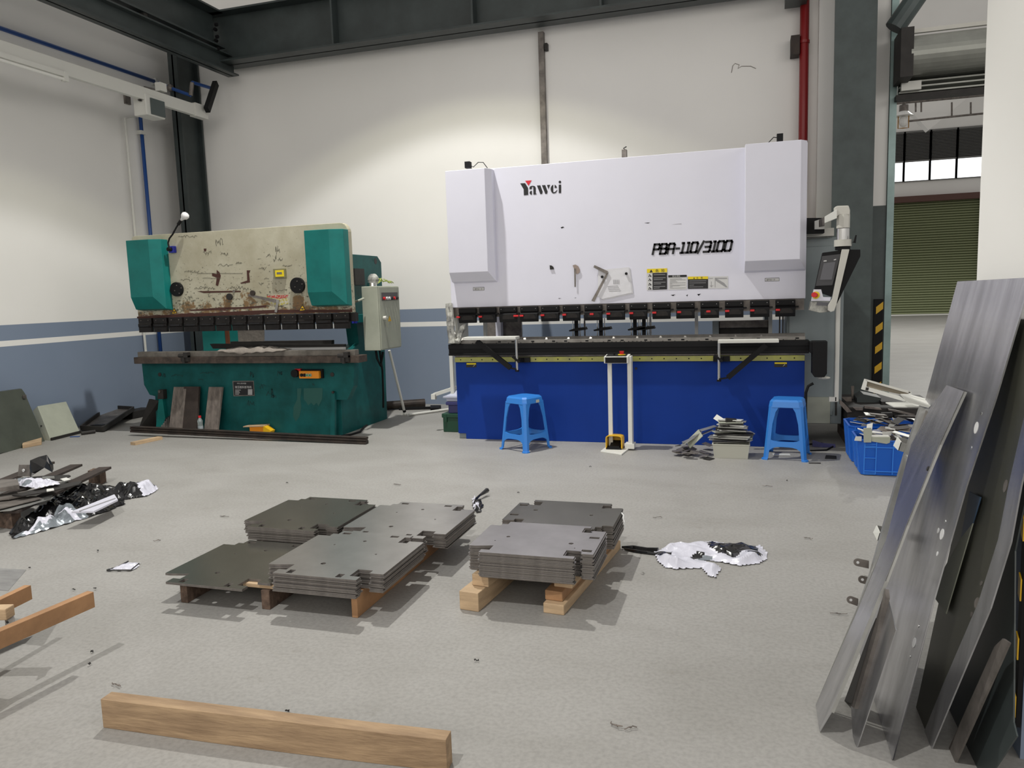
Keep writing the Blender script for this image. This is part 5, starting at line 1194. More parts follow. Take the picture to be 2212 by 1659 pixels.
# long black grooved rail on the floor and its wood block
a, b = ony(286, 938, 6.80), ony(793, 955, 6.72)
T = thing('die_rail', 'long black grooved steel die lying on the floor before the green press', 'die', ((a.x+b.x)/2, 6.76, .03))
za = .028; h = .066
prof = [(-.03, 0), (-.03, h*.28), (-.016, h*.38), (-.016, h*.45), (-.03, h*.52), (-.03, h*.72), (-.016, h*.80), (-.03, h*.88), (-.03, h), (.03, h), (.03, h*.8), (.016, h*.6), (.03, h*.4), (.03, 0)]
mb = MB(); mb.loft([[(a.x, 6.80+y, za+.012+z) for y, z in prof], [(b.x, 6.72+y, .004+z) for y, z in prof]]); mb.build('rail', M['brown_steel'], T)
q = onz(318, 958)
tag(MB().strut((onz(290, 960).x+.02, onz(296,962).y, .016), onz(342, 950)+Vector((.0, .03, .016)), .075, .030).build('wood_block', M['wood']), 'small pale wood block under the left end of the long black die', 'wood block')
# black folded panel leaning left of the green press and slatted grate
a = [onz(283+8, 932)]
T = MB().prism([onz(291, 933, .0)+Vector((0,.05,.003)), onz(333, 930)+Vector((0,.10,.003)), ony(343, 866, 7.0), ony(322, 862, 7.0)], (.02, .01, 0)).build('black_panel', M['dark']); tag(T, 'black folded panel leaning against the left end of the green press', 'panel')
T = thing('slatted_grate', 'small black slatted grate standing beside the left board', 'grate', onz(350, 934))
for i in range(7):
    x = 340+i*3.6; h_ = 8+i*4.0
    MB().prism([ony(x, 934, 6.93), ony(x+1.4, 934, 6.93), ony(x+2.8, 934-h_, 6.99), ony(x+1.4, 934-h_, 6.99)], (0, .03, 0)).build('slat', M['dull_steel'], T)
MB().prism([ony(x, y, 7.0) for x, y in ((338,934),(366,934),(367,897),(352,908))], (0, .01, 0)).build('back_sheet', M['ink'], T)
# cable on the floor right of the green press
tag(MB().tube([Vector((onz(x, y).x, onz(x, y).y, .012)) for x, y in ((738,944),(758,941),(778,935),(786,925),(800,915),(818,905),(828,890))], .011, 8).build('cable', M['black'], smooth=True), 'black cable snaking on the floor at the right foot of the green press', 'cable')
# white pipes leaning and lying
a, b = onz(875, 897), ony(841, 757, 8.3)
b = ony(841, 757, 8.15)
T = thing('plastic_pipe', 'white plastic pipe leaning against the cabinet of the green press', 'pipe', a)
MB().tube([a+Vector((0,0,.02)), b], .016, 10).build('pipe', M['white_pvc'], T)
MB().ball(a+Vector((0,0,.02)), .028, 10).build('pipe_elbow', M['white_pvc'], T)
MB().cyl(a.lerp(b, .03)+Vector((0,0,.02)), a.lerp(b, .06)+Vector((0,0,.02)), .02).build('pipe_collar', M['black'], T)
a, b = onz(880, 899), onz(968, 884); tag(MB().tube([a+Vector((.02,0,.018)), b+Vector((.15,.02,.018))], .016, 10).build('plastic_pipe', M['white_pvc'], origin=a), 'white plastic pipe lying on the floor towards the white press brake', 'pipe')
a, b = onz(835, 886), onz(918, 880)
tag(MB().tube([a+Vector((0,0,.06)), b+Vector((0,0,.06))], .055, 14).build('steel_bar', M['brown_steel'], origin=a), 'thick rusty round bar lying by the back wall', 'bar')
T = thing('pipe_wrench', 'black pipe wrench lying on the floor by the back wall', 'wrench', onz(930, 884))
a, b = onz(862, 886), onz(935, 884); MB().strut(a+Vector((0,0,.02)), b+Vector((0,0,.02)), .03, .03).build('handle', M['black'], T)
a, b = onz(930, 885), onz(952, 880); MB().prism([onz(930,888)+Vector((0,0,.002)), onz(948,888)+Vector((0,0,.002)), onz(953,882)+Vector((0,0,.002)), onz(942,882)+Vector((0,0,.002)), onz(930,882)+Vector((0,0,.002))], (0, 0, .04)).build('jaw', M['black'], T)

# ================================================================ STACKS OF CUT SHEETS ON TIMBERS
def outline(W, D, a, bb):
    """notched sheet seen from above, origin at its front-left; W across, D deep; a = wing inset, bb = wing set-back"""
    o = [(a, 0), (W-a, 0), (W-a, bb*.45), (W-a-.055, bb*.45), (W-a-.055, bb+.035), (W-a+.02, bb+.035), (W-a+.02, bb), (W, bb), (W, D-bb), (W-a+.01, D-bb), (W-a+.01, D-bb-.03), (W-a-.04, D-bb-.03), (W-a-.04, D-bb*.4), (W-a-.01, D-bb*.4), (W-a-.01, D),
         (a+.01, D), (a+.01, D-bb*.6), (a-.02, D-bb*.6), (a-.02, D-bb), (.0, D-bb), (0, bb+.01), (a*.35, bb+.01), (a+.04, bb+.03), (a+.04, bb*.55), (a, bb*.55)]
    return o
def rc(x, y, w_, h): return [(x, y), (x+w_, y), (x+w_, y+h), (x, y+h)]
def circ(x, y, r, n=10): return [(x+r*math.cos(2*math.pi*i/n), y+r*math.sin(2*math.pi*i/n)) for i in range(n)]
BW, BD = .61, .635; SW, SD = .597, .475
BH = [rc(.150, .014, .030, .042), rc(.405, .014, .030, .042), rc(.40, BD-.05, .045, .026), rc(.12, BD-.05, .045, .026), circ(.26, .16, .013), circ(.30, .50, .010), circ(.45, .33, .006), circ(.17, .42, .006)]
SH = [rc(SW-.062, .10, .048, .028), rc(SW-.062, .29, .048, .026), circ(.145, .24, .010), circ(SW-.13, .20, .012), circ(SW-.10, .14, .004), circ(.1, .17, .004), rc(.03, .26, .0, .0)][:6]
TH = .0052
big = plate_mesh('cut_sheet', outline(BW, BD, .09, .09), BH, TH, [M['plate'], M['plate_edge']])
bigd = plate_mesh('cut_sheet_dark', outline(BW, BD, .09, .09), BH, TH, [M['plate_dark'], M['plate_edge']])
small = plate_mesh('small_cut_sheet', outline(SW, SD, .075, .07), SH, TH, [M['plate'], M['plate_edge']])
smalld = plate_mesh('small_cut_sheet_dark', outline(SW, SD, .075, .07), SH, TH, [M['plate_dark'], M['plate_edge']])
def stack(mesh, x, y, z, n, pitch, where, rz=0, jit=.006, seed=0, topwords='', flip=False, W=.6, D=.6):
    rs = random.Random(seed); last = 0
    for i in range(n):
        o = bpy.data.objects.new('cut_steel_sheet', mesh); COL.objects.link(o)
        jx, jy = rs.uniform(-jit, jit), rs.uniform(-jit, jit)
        if i == n-1: jx = jy = 0
        if flip: o.rotation_euler = (0, 0, math.pi+rz); o.location = (x+W+jx, y+D+jy, z+i*pitch)
        else: o.rotation_euler = (0, 0, rz); o.location = (x+jx, y+jy, z+i*pitch)
        if i == n-1: tag(o, 'topmost notched steel sheet of the '+where+topwords, 'steel sheet')
        else: tag(o, 'notched steel sheet lying under the top one in the '+where, 'steel sheet', 'sheets in the '+where)
PI = math.pi
stack(bigd, -2.765, 3.525, .120, 14, .0055, 'back left stack', seed=1)
stack(big, -2.118, 3.515, .120, 14, .0058, 'back middle stack', seed=2, jit=.006)
stack(bigd, -2.745, 2.862, .118, 2, .006, 'low front left pair', seed=3, jit=.001)
stack(big, -2.175, 2.905, .118, 15, .0058, 'front middle stack', seed=4, jit=.007)
stack(smalld, -1.243, 3.690, .125, 21, .0060, 'back right stack', seed=5, jit=.005, flip=True, W=SW, D=SD)
stack(small, -1.250, 3.190, .150, 21, .0058, 'front right stack', seed=6, jit=.006)
def timber(name, label, x0, x1, y0, y1, z0, z1, m='wood', group=None, e=.003):
    mb = MB(); mb.box(x0, x1, y0, y1, z0, z1); return tag(mb.build(name, M[m], bevel=e, origin=((x0+x1)/2, (y0+y1)/2, z0)), label, 'timber', group)
# bearers standing on edge under the left four stacks
xa = onz(400, 1300).x
timber('timber_bearer', 'dark weathered timber standing on edge under the left side of the low sheet pair', xa-.015, xa+.025, 2.93, 4.05, 0, .112, 'wood_end')
xb_ = onz(576, 1312).x
timber('timber_bearer', 'weathered timber on edge between the low sheet pair and the front middle stack', xb_-.01, xb_+.035, 2.95, 4.05, 0, .094, 'wood_end')
timber('timber_batten', 'pale yellow timber batten lying across the bearers left of the front middle stack', -2.30, -2.00, 2.965, 3.045, .096, .116, 'wood')
xc_ = onz(770, 1330).x
timber('timber_bearer', 'orange-brown timber on edge under the right side of the front middle stack', xc_-.01, xc_+.02, 2.96, 4.02, 0, .112, 'wood_orange')
# bearers under the right two stacks
def beamlet(label, p0, p1, w_, z0, h, m='wood', e=.004):
    p0 = Vector((p0[0], p0[1], z0+h/2)); p1 = Vector((p1[0], p1[1], z0+h/2))
    o = MB().strut(p0, p1, w_, h).build('timber_bearer', M[m], bevel=e, origin=p0); return tag(o, label, 'timber')
beamlet('thick rough timber on the floor under the left of the right pair of stacks', (-1.217, 3.15), (-1.10, 4.15), .098, 0, .090, 'wood')
beamlet('timber block lying on the thick left bearer under the front right stack', (-1.185, 3.225), (-1.07, 4.12), .085, .091, .056, 'wood')
beamlet('flat timber on the floor, lowest under the right of the right stacks', (-.828, 3.20), (-.72, 4.15), .10, 0, .048, 'wood')
beamlet('timber with a rough sawn end, middle one of the right bearers', (-.835, 3.235), (-.73, 4.10), .085, .049, .046, 'wood_orange')
beamlet('upper timber touching the sheets at the right of the front right stack', (-.80, 3.28), (-.72, 4.05), .09, .096, .052, 'wood')
# binding wire on the back right stack, bent tab on the front middle stack
a = ony(1345, 1110, 3.9)
tag(MB().tube([ony(1343,1108,3.9), ony(1347,1113,3.88), ony(1346,1120,3.86), ony(1349,1128,3.85), ony(1350,1140,3.85)], .004, 6).build('binding_wire', M['sticker_white']), 'loose white binding wire hanging at the right of the back right stack', 'wire')

# ---------------------------------------------------------------- the timber in front
a, b = onz(223, 1572), onz(966, 1668)
h = .105
mb = MB(); d = (b-a).normalized(); n_ = Vector((-d.y, d.x, 0)); n = 14; rings = []
for i in range(n+1):
    p = a.lerp(b, i/n); bow = .012*math.sin(math.pi*i/n); th = .052
    rings.append([p+Vector((0,0,.0)), p+n_*th, p+n_*th+Vector((0,0,h+bow*.3)), p+Vector((0,0,h+bow*.3))])
mb.loft([[v+n_*(-.008*math.sin(math.pi*i/n)) for v in r] for i, r in enumerate(rings)])
o = mb.build('timber_beam', M['wood_face'], origin=a, bevel=.002)
tag(o, 'long sawn timber lying alone on the floor in the foreground', 'timber')

# ---------------------------------------------------------------- timbers and sheet at the left edge
z2 = .29
def up(x, y, z): return onz(x, y, z)
a, b = up(-60, 1388, z2), up(196, 1279.5, z2)
o = MB().strut(a+Vector((0,0,-.028)), b+Vector((0,0,-.028)), .035, .066); 
T = thing('pallet_beam', 'long orange timber with a metal strap, poking in low at the left edge', 'timber', b); o.build('beam', M['wood_orange'], T, bevel=.002)
T2 = thing('pallet_beam', 'shorter orange timber under the pale sheet at the left edge', 'timber', up(60, 1266, z2))
a1, b1 = up(-60, 1322, z2+.01), up(60, 1265, z2+.01); MB().strut(a1+Vector((0,0,-.028)), b1+Vector((0,0,-.028)), .03, .060).build('beam', M['wood_orange'], T2)
# legs outside the view carry the two beams
for k, (p_, T_) in enumerate(((up(-70, 1392, z2), T), (up(-75, 1329, z2+.01), T2))):
    MB().box(p_.x-.12, p_.x+.02, p_.y-.05, p_.y+.05, 0, p_.z-.06).build('support_block', M['wood'], T_)
a, b = up(10, 1315, z2+.012), up(30, 1312, z2+.012)
e0 = [up(10,1321,z2+.02), up(27,1314,z2+.02), up(37,1362,z2-.05), up(16,1371,z2-.05)]
MB().prism(e0, (.001, -.004, 0)).build('metal_strap', M['steel'], T)
for px, py in ((20,1330),(21,1341),(27,1354)):
    c = up(px, py, z2-.01)+Vector((.003,-.010,0)); MB().cyl(c, c+Vector((0,-.004,0)), .005, seg=8).build('nail_hole', M['ink'], T)
c = up(4, 1330, z2+.01); MB().strut(c+Vector((-.12,-.03,.012)), c+Vector((.03,.012,.012)), .05, .045).build('broken_end', M['wood'], T, bevel=.004)
p = [up(-40,1226,.31), up(57,1232,.31), up(18,1277,.31), up(-40,1272,.31)]
tag(MB().prism(p, (0,0,.003)).build('steel_sheet', M['shiny_sheet']), 'pale flat sheet poking in at the left edge above the orange timbers', 'steel sheet')
p = [up(-30,1395,.03), up(76,1356,.03), up(60,1372,.03), up(-30,1412,.03)]
tag(MB().prism(p, (0,0,.003)).build('steel_sheet', M['shiny_sheet']), 'narrow bright sheet edge low under the strapped orange timber', 'steel sheet')
p = [up(-200,1400,.10), up(40,1345,.10), up(75,1358,.06), up(-200,1470,.06)]

# ---------------------------------------------------------------- plastic film heaps
def P3(lst, k, ox, oy): return [(onz(ox+x/k, oy+y/k).x, onz(ox+x/k, oy+y/k).y) for x, y in lst]
poly = P3([(500,775),(620,725),(900,690),(1050,665),(1280,705),(1480,715),(1500,700),(1570,770),(1590,830),(1500,880),(1320,900),(1100,860),(980,850),(1060,880),(1150,930),(1080,1015),(1020,995),(950,925),(720,935),(590,915),(530,850)], 4.424, 1300, 1020)
blk = [P3(l, 4.424, 1300, 1020) for l in ([(980,690),(1060,665),(1120,700),(1280,705),(1480,715),(1500,810),(1340,800),(1250,840),(1150,815),(1040,760)], [(510,780),(680,790),(670,825),(560,830)], [(820,840),(920,800),(1010,800),(960,830),(860,850)], [(1380,810),(1540,820),(1500,840),(1400,835)])]
T = thing('plastic_film', 'crumpled white and black plastic film lying right of the sheet stacks', 'plastic film', (sum(p[0] for p in poly)/len(poly), sum(p[1] for p in poly)/len(poly), 0))
crumple(MB(), poly, .011, .06, 3, colour=lambda c: 1 if any(inside(c, b) for b in blk) else (2 if noise.noise(Vector((c[0]*9, c[1]*9, 2))) > .42 else 0), freq=3.6, edge=.045).build('film_sheet', [M['film_white'], M['film_black'], M['film_silver']], T)
MB().tube([(*p, .01) for p in P3([(190,732),(300,735),(430,752),(540,765)], 4.424, 1300, 1020)], [.006,.012,.01,.016], 6).build('twisted_strand', M['film_black'], T)
MB().tube([(*p, .008) for p in P3([(215,745),(330,770),(440,785),(530,795)], 4.424, 1300, 1020)], [.006,.010,.008,.008], 6).build('twisted_strand', M['film_black'], T)
# large heap at the left
k3 = 6.144
poly = P3([(1040,450),(1150,440),(1280,490),(1540,500),(1700,500),(1850,440),(2000,400),(2080,440),(2080,500),(1960,570),(1650,615),(1660,680),(1450,760),(1150,860),(700,995),(400,1080),(180,1140),(125,1070),(190,980),(330,880),(500,800),(620,700),(700,600),(900,480)], k3, 0, 980)
wht = P3([(1810,540),(1860,480),(1980,390),(2100,400),(2110,500),(1980,570),(1900,575)], k3, 0, 980)
sil = P3([(180,1110),(430,1040),(580,975),(680,880),(800,830),(1150,815),(1150,865),(950,930),(700,1000),(200,1140)], k3, 0, 980)
T = thing('plastic_film', 'big heap of glossy black film spread beside the pallet at the left', 'plastic film', (sum(p[0] for p in poly)/len(poly), sum(p[1] for p in poly)/len(poly), 0))
def hcol(c):
    if inside(c, wht): return 1 if noise.noise(Vector((c[0]*8, c[1]*8, 5))) < .35 else 0
    if inside(c, sil): return 2 if noise.noise(Vector((c[0]*12, c[1]*12, 1))) > -.25 else 1
    return 0
crumple(MB(), poly, .014, .12, 8, colour=hcol, freq=4, edge=.06).build('film_sheet', [M['film_black'], M['film_white'], M['film_silver']], T)
q = [onz(x/k3, 980+y/k3, .10) for x, y in ((950,790),(1520,560),(1565,630),(1250,785))]
MB().prism(q, (0, 0, .012)).build('folded_white_sheet', M['film_white'], T)
q = [onz(x/k3, 980+y/k3, .113) for x, y in ((1050,760),(1530,590),(1534,597),(1056,768))]
MB().prism(q, (0, 0, .003)).build('fold_line', M['sticker_grey'], T)
# small scraps of film
poly = P3([(360,190),(385,165),(400,200),(455,225),(465,250),(440,265),(435,300),(400,305),(370,280),(358,230)], 4.424, 940, 1040)
T = thing('plastic_film', 'small scrap of white and black film behind the back middle stack', 'plastic film', (poly[0][0], poly[0][1], 0))
crumple(MB(), poly, .010, .07, 4, colour=lambda c: 1 if noise.noise(Vector((c[0]*20, c[1]*14, 3))) > .1 else 0, edge=.015).build('film_sheet', [M['film_white'], M['film_black']], T)
MB().tube([(*p, .02+.01*i) for i, p in enumerate(P3([(375,210),(430,170),(500,135)], 4.424, 940, 1040))], [.01,.008,.018], 6).build('twisted_strand', M['film_black'], T)
poly = P3([(800,185),(880,160),(955,122),(970,130),(1045,130),(1030,160),(1000,185)], 3.4625, 0, 1180)
T = thing('plastic_film', 'small flat scrap of white film lying left of the low sheet pair', 'plastic film', (poly[0][0], poly[0][1], 0))
crumple(MB(), poly, .012, .02, 6, edge=.02).build('film_sheet', M['film_white'], T)
MB().tube([(*p, .008) for p in P3([(800,188),(880,165),(960,122)], 3.4625, 0, 1180)], .004, 6).build('dark_edge', M['film_black'], T)
MB().tube([(*p, .008) for p in P3([(800,190),(980,188),(1040,140)], 3.4625, 0, 1180)], .004, 6).build('dark_edge', M['film_black'], T)

# ---------------------------------------------------------------- pallet with metal parts at the left edge
zp = .115
T = thing('wooden_pallet', 'old brown wooden pallet at the left edge under loose sheets', 'pallet', onz(60, 1100))
def pz(x, y, z): return onz(x/k3, 980+y/k3, z)
e0, e1 = onz(28, 1144), onz(118, 1098)
d = (e1-e0).normalized(); s_ = Vector((-1, .12, 0)).normalized()
MB().prism([e0+Vector((0,0,.002)), e0+s_*.14+Vector((0,0,.002)), e0+s_*.14+d*.10+Vector((0,0,.002)), e0+d*.10+Vector((0,0,.002))], (0,0,.105)).build('pallet_block', M['wood_end'], T)
MB().prism([e0+d*1.2+Vector((0,0,.002)), e0+d*1.2+s_*.14+Vector((0,0,.002)), e0+d*1.3+s_*.14+Vector((0,0,.002)), e0+d*1.3+Vector((0,0,.002))], (0,0,.105)).build('pallet_block', M['wood_end'], T)
for i in range(3):
    p0 = e0+s_*(.0+.35*i)+Vector((0,0,.118)); MB().strut(p0, p0+d*1.3, .10, .018).build('pallet_board', M['wood_dark'], T)
SGp = 'loose steel parts on the pallet at the left edge'
rw = random.Random(9)
def flat(pts, z, t, m, label, name='steel_sheet', g=None):
    q = [pz(x, y, z) for x, y in pts]
    return tag(MB().prism(q, (0, 0, t)).build(name, M[m], origin=q[0]), label, 'steel sheet', g)
flat([(-300,760),(0,700),(420,620),(700,555),(690,600),(400,690),(150,760),(0,740+30),(-300,860)], .135, .006, 'grey_galv', 'grey sheet edge lowest on the pallet at the left edge')
flat([(-300,640),(160,590),(460,570),(560,600),(0,740),(-300,800)], .150, .005, 'dull_steel', 'dull sheet lying second on the pallet at the left edge')
flat([(-200,590),(160,540),(620,480),(720,475),(700,500),(380,560),(120,610),(-200,640)], .165, .012, 'dull_steel', 'long grey channel lying on the pallet sheets')
flat([(160,560),(640,440),(1080,370),(1080,390),(1040,420),(700,500),(300,570)], .18, .006, 'dark', 'long dark sheet slanting back over the pallet')
flat([(-100,400),(240,390),(260,470),(0,510),(-100,510)], .21, .03, 'dull_steel', 'square grey plate lying at the very left on the pallet')
flat([(-60,370),(250,330),(600,300),(920,290),(940,305),(820,360),(400,380),(0,400)], .17, .006, 'dark', 'dark sheet furthest back on the pallet')
flat([(560,320),(720,310),(725,330),(560,340)], .19, .008, 'grey_galv', 'short grey bar on the dark sheet at the back of the pallet')
flat([(800,340),(880,322),(940,345),(850,368)], .185, .004, 'white_pvc', 'small bright square plate at the back right of the pallet')
flat([(620,480),(710,470),(720,490),(620,508)], .195, .006, 'white_pvc', 'small white tab on the long channel of the pallet')
q = [pz(x, y, .19) for x, y in ((240,300),(250,240))]
b0 = pz(235, 300, .18); b1 = pz(395, 300, .18)
o = MB().prism([b0, b1, b1+Vector((0,.02,.085)), b0+Vector((0,.02,.085))], (0,.004,0)); T = thing('angle_plate', 'small upright grey plate with a round hole at the back of the pallet', 'plate', b0); o.build('plate', M['dull_steel'], T)
c = b0.lerp(b1, .5)+Vector((0, .006, .045)); MB().cyl(c+Vector((0,-.006,0)), c+Vector((0,.0,0)), .012, seg=14).build('hole', M['sticker_white'], T)
poly = [(pz(x, y, .2).x, pz(x, y, .2).y) for x, y in ((150,385),(240,360),(470,345),(740,360),(800,405),(480,465),(250,425))]
T = tag(crumple(MB(), poly, .014, .05, 12, z0=.20, colour=lambda c: 1 if noise.noise(Vector((c[0]*11, c[1]*9, 3))) > .3 else 0, edge=.03).build('plastic_film', [M['film_white'], M['film_silver']]), 'crumpled white film lying on the metal parts of the pallet', 'plastic film')
poly = [(pz(x, y, .2).x, pz(x, y, .2).y) for x, y in ((395,300),(400,270),(430,250),(650,230),(725,245),(710,270),(600,270),(500,300),(420,310))]
b0 = pz(400, 300, .19)
T = tag(MB().loft([[pz(x, y, .19)+Vector((0,0,z)) for x, y, z in r] for r in (
   [(395,300,0),(410,310,0),(430,300,.04),(405,295,.06)], [(430,305,.03),(470,300,.02),(480,280,.09),(420,285,.115)], [(560,290,.07),(600,290,.06),(600,280,.10),(540,280,.14)], [(640,285,.11),(700,300,.03),(720,290,.08),(650,280,.155)], [(700,290,.04),(720,290,.05),(722,288,.08),(705,286,.10)])]).build('plastic_film', M['film_black'], origin=b0), 'curled black film standing up at the back of the pallet', 'plastic film')

# ---------------------------------------------------------------- cabinet doors and trays along the left wall
def leanX(name, label, cat, corners, xb, xt, t, m, parts=None):
    """sheet leaning on the left wall: bottom corners on the floor, top corners at height; corners = bl, br (floor px), tr, tl (px)"""
    bl, br = onz(*corners[0]), onz(*corners[1])
    tl = onx(*corners[3], xt); tr = onx(*corners[2], xt)
    return [bl, br, tr, tl]
T = thing('olive_sheet', 'dark olive steel panel leaning on the left wall', 'panel', onz(60, 970))
q = [onz(25, 974), onz(97, 953), onx(45, 840, -7.62), onx(0, 846, -7.62)]
q.insert(3, None); q = [onz(25, 974), onz(97, 953), onx(54, 850, -7.62), onx(47, 840, -7.62), onx(-40, 852, -7.62), onz(-55, 992)]
nq = (q[1]-q[0]).cross(q[3]-q[0]).normalized(); q = [onplane(x, y, q[0], nq) for x, y in ((25,974),(97,953),(54,850),(47,840),(-40,852),(-55,992))]
MB().prism(q, (-.03, 0, .004)).build('door_leaf', M['olive_cab'], T)
c = onx(52, 857, -7.56); MB().box(c.x, c.x+.012, c.y-.02, c.y+.02, c.z-.02, c.z+.02).build('lock', M['dull_steel'], T)
for i in range(4):
    a_ = [onx(24+i*.9, 871+i*4.4, -7.53+i*.012), onx(34+i*.9, 874+i*4.4, -7.53+i*.012)]
    MB().strut(a_[0]+Vector((.0,0,0)), a_[1]+Vector((.0,0,0)), .01, .008).build('vent_slit', M['ink'], T)
T = thing('cabinet_box', 'shallow light grey steel box leaning on the left wall beside the olive panel', 'box', onz(130, 950))
q = [onz(110, 952), onz(174, 936), onx(143, 868, -7.58), onx(81, 878, -7.60)]
n_ = (q[1]-q[0]).cross(q[3]-q[0]).normalized(); n_ = n_ if n_.x < 0 else -n_
q[2] = onplane(143, 868, q[0], n_); MB().prism([p+Vector((0,0,.004)) for p in q], n_*.09).build('box_body', M['cab'], T, bevel=.004)
a_ = [onz(110,952)+Vector((0,0,.006)), onz(174,936)+Vector((0,0,.006))]; MB().strut(a_[0]+Vector((.006,0,.01)), a_[1]+Vector((.006,0,.01)), .02, .03).build('bottom_edge', M['dark'], T)
c = onx(90, 915, -7.45)
c = q[0].lerp(q[3], .5)+n_*.045; MB().ball(c+Vector((0,-.003,0)), .010, 8).build('hole', M['ink'], T)
T = thing('grey_sheet', 'stack of grey metal sheet edges leaning at the left frame edge', 'sheet', onz(5, 975))
for i in range(3):
    MB().prism([onz(4+i*7-14, 978-i*2), onz(12+i*7-14, 976-i*2), onx(-4+i*2, 890-i*6, -7.5), onx(-30, 890-i*6, -7.5), onz(-60, 995)], (-.008, 0, .004)).build('sheet_edge', M['dull_steel'], T)
tag(MB().prism([onz(49, 969), onz(90, 961), onz(92, 948), onz(52, 953)], (0,0,.045)).build('wood_block', M['wood'], bevel=.004), 'yellow timber block at the foot of the olive steel panel', 'wood block')
T = thing('steel_tray', 'shallow dark steel frame tray tilted on the floor against the left wall', 'tray', onz(225, 928))
zt2 = .16
q = [onz(175,933)+Vector((0,0,.0)), onz(224,934), ony(290,882,7.55), ony(233,882,7.72)]
q = [onz(175,928,.02), onz(224,930,.02), onz(289,886,.12), onz(235,883,.12)]
MB().prism(q, (0,0,.006)).build('tray_floor', M['dull_steel'], T)
for i in range(4):
    a_, b_ = q[i], q[(i+1) % 4]; mb = MB(); mb.strut(a_+Vector((0,0,.02)), b_+Vector((0,0,.02)), .018, .055); mb.build('tray_edge', M['dark'], T)
c = (q[0]+q[1])/2+(q[3]-q[0])*.18; MB().prism([c+Vector((-.08,-.03,.008)), c+Vector((.08,-.02,.008)), c+Vector((.10,.06,.008)), c+Vector((-.06,.05,.008))], (0,0,.006)).build('dark_patch', M['ink'], T)
a_ = onz(176, 938); tag(MB().tube([onz(176,940)+Vector((0,0,.022)), onz(206,936)+Vector((0,0,.022))], .02, 12).build('round_bar', M['dark'], origin=a_), 'short black round bar on the floor before the dark tray', 'bar')
tag(MB().box(onz(263,905).x, onz(290,905).x, onz(263,905).y, onz(263,905).y+.35, 0, .10).build('steel_block', M['dark'], bevel=.01), 'dark steel block under the raised end of the tray', 'block')
tag(slab('blue_scrap', '', '', (onz(162,944).x, onz(162,944).y, .004), .10, .03, .006, .3, m='blue_pipe'), 'thin blue scrap on the floor under the grey box', 'scrap')

# ================================================================ SHEETS AND CHANNELS LEANING ON THE WHITE PILLAR
def trace(pts, p, n): return [onplane(x, y, p, n) for x, y in pts]
n1 = Vector((1.434, 0, -.30)).normalized(); p1 = Vector((.43, 2.38, 0))
T = thing('steel_sheet', 'tall shiny steel sheet leaning on the white pillar behind the channels', 'steel sheet', (.43, 2.7, 0))
o1 = trace([(2068,608),(2212,600),(2232,640),(2212,654),(2150,862),(2087,1050),(2018,1292),(1925,1640)], p1, n1)+[Vector((.432, 2.395, .004)), Vector((.432, 3.15, .004))]
# split for a gentle bend at the foot
MB().prism(o1, n1*.004).build('sheet', M['shiny_sheet'], T)
for (cx_, cy_, rx, ry) in ((2108,924,4,13),(2119,893,1.6,3),(2097,967,1.6,4),(2034,1154,4,12),(2026,1146,1.8,6),(2041,1126,1.6,4),(2024,1196,1.6,5),(1974,1388,3.4,11),(1983,1352,1.6,3.5),(1965,1418,1.4,3)):
    q = [onplane(cx_+rx*math.cos(a)+ry*.18*math.sin(a), cy_-ry*math.sin(a), p1-n1*.001, n1) for a in [2*math.pi*i/12 for i in range(12)]]
    MB().prism(q, n1*.001).build('hole', M['sticker_white'] if ry > 4 else M['chrome'], T)  # bright ovals: light showing through the holes is put into their colour
# olive sheet behind
n2 = Vector((1.4, 0, -.175)).normalized(); p2 = Vector((.562, 2.38, 0))
T = thing('steel_sheet', 'olive-dark curved steel sheet with a pale lip right of the tall shiny sheet', 'steel sheet', (.52, 2.5, 0))
cur = [(2240,900),(2205,1050),(2183,1171),(2139,1314),(2065,1490),(1996,1655)]
MB().prism(trace([(2150,690),(2260,690)]+cur+[(1950,1655),(1985,1500),(2060,1150)], p2, n2), n2*.003).build('sheet', M['olive_sheet'], T)
lip = [(2212,900),(2178,1050),(2156,1165),(2112,1304),(2038,1476),(1966,1655)]
mb = MB()
for i in range(5):
    q = [cur[i], cur[i+1], lip[i+1], lip[i]]; mb.prism(trace(q, p2-n2*.004, n2), n2*.004)
mb.build('folded_lip', M['shiny_sheet'], T)
for (cx_, cy_, rx, ry) in ((2110,1302,6,12),(2119,1260,2.5,5),(2098,1327,2.5,6),(2036,1497,4,10),(2171,1050,4,14)):
    q = [onplane(cx_+rx*math.cos(a)+ry*.18*math.sin(a), cy_-ry*math.sin(a), p2-n2*.001, n2) for a in [2*math.pi*i/12 for i in range(12)]]
    MB().prism(q, n2*.001).build('hole', M['dull_steel'], T)
p3 = Vector((.552, 2.38, 0))
T = thing('steel_offcut', 'narrow pointed steel offcut with a blue end caught between the two large sheets', 'steel offcut', (.55, 2.4, .5))
MB().prism(trace([(2035,1235),(2075,1163),(2101,1130),(2043,1326),(2018,1290)], p3, n2), n2*.003).build('offcut', M['cab'], T)
MB().prism(trace([(2075,1163),(2094,1062),(2118,1074),(2101,1130)], p3, n2), n2*.003).build('blue_end', mat('faded_blue', (.04,.075,.13), .4), T)
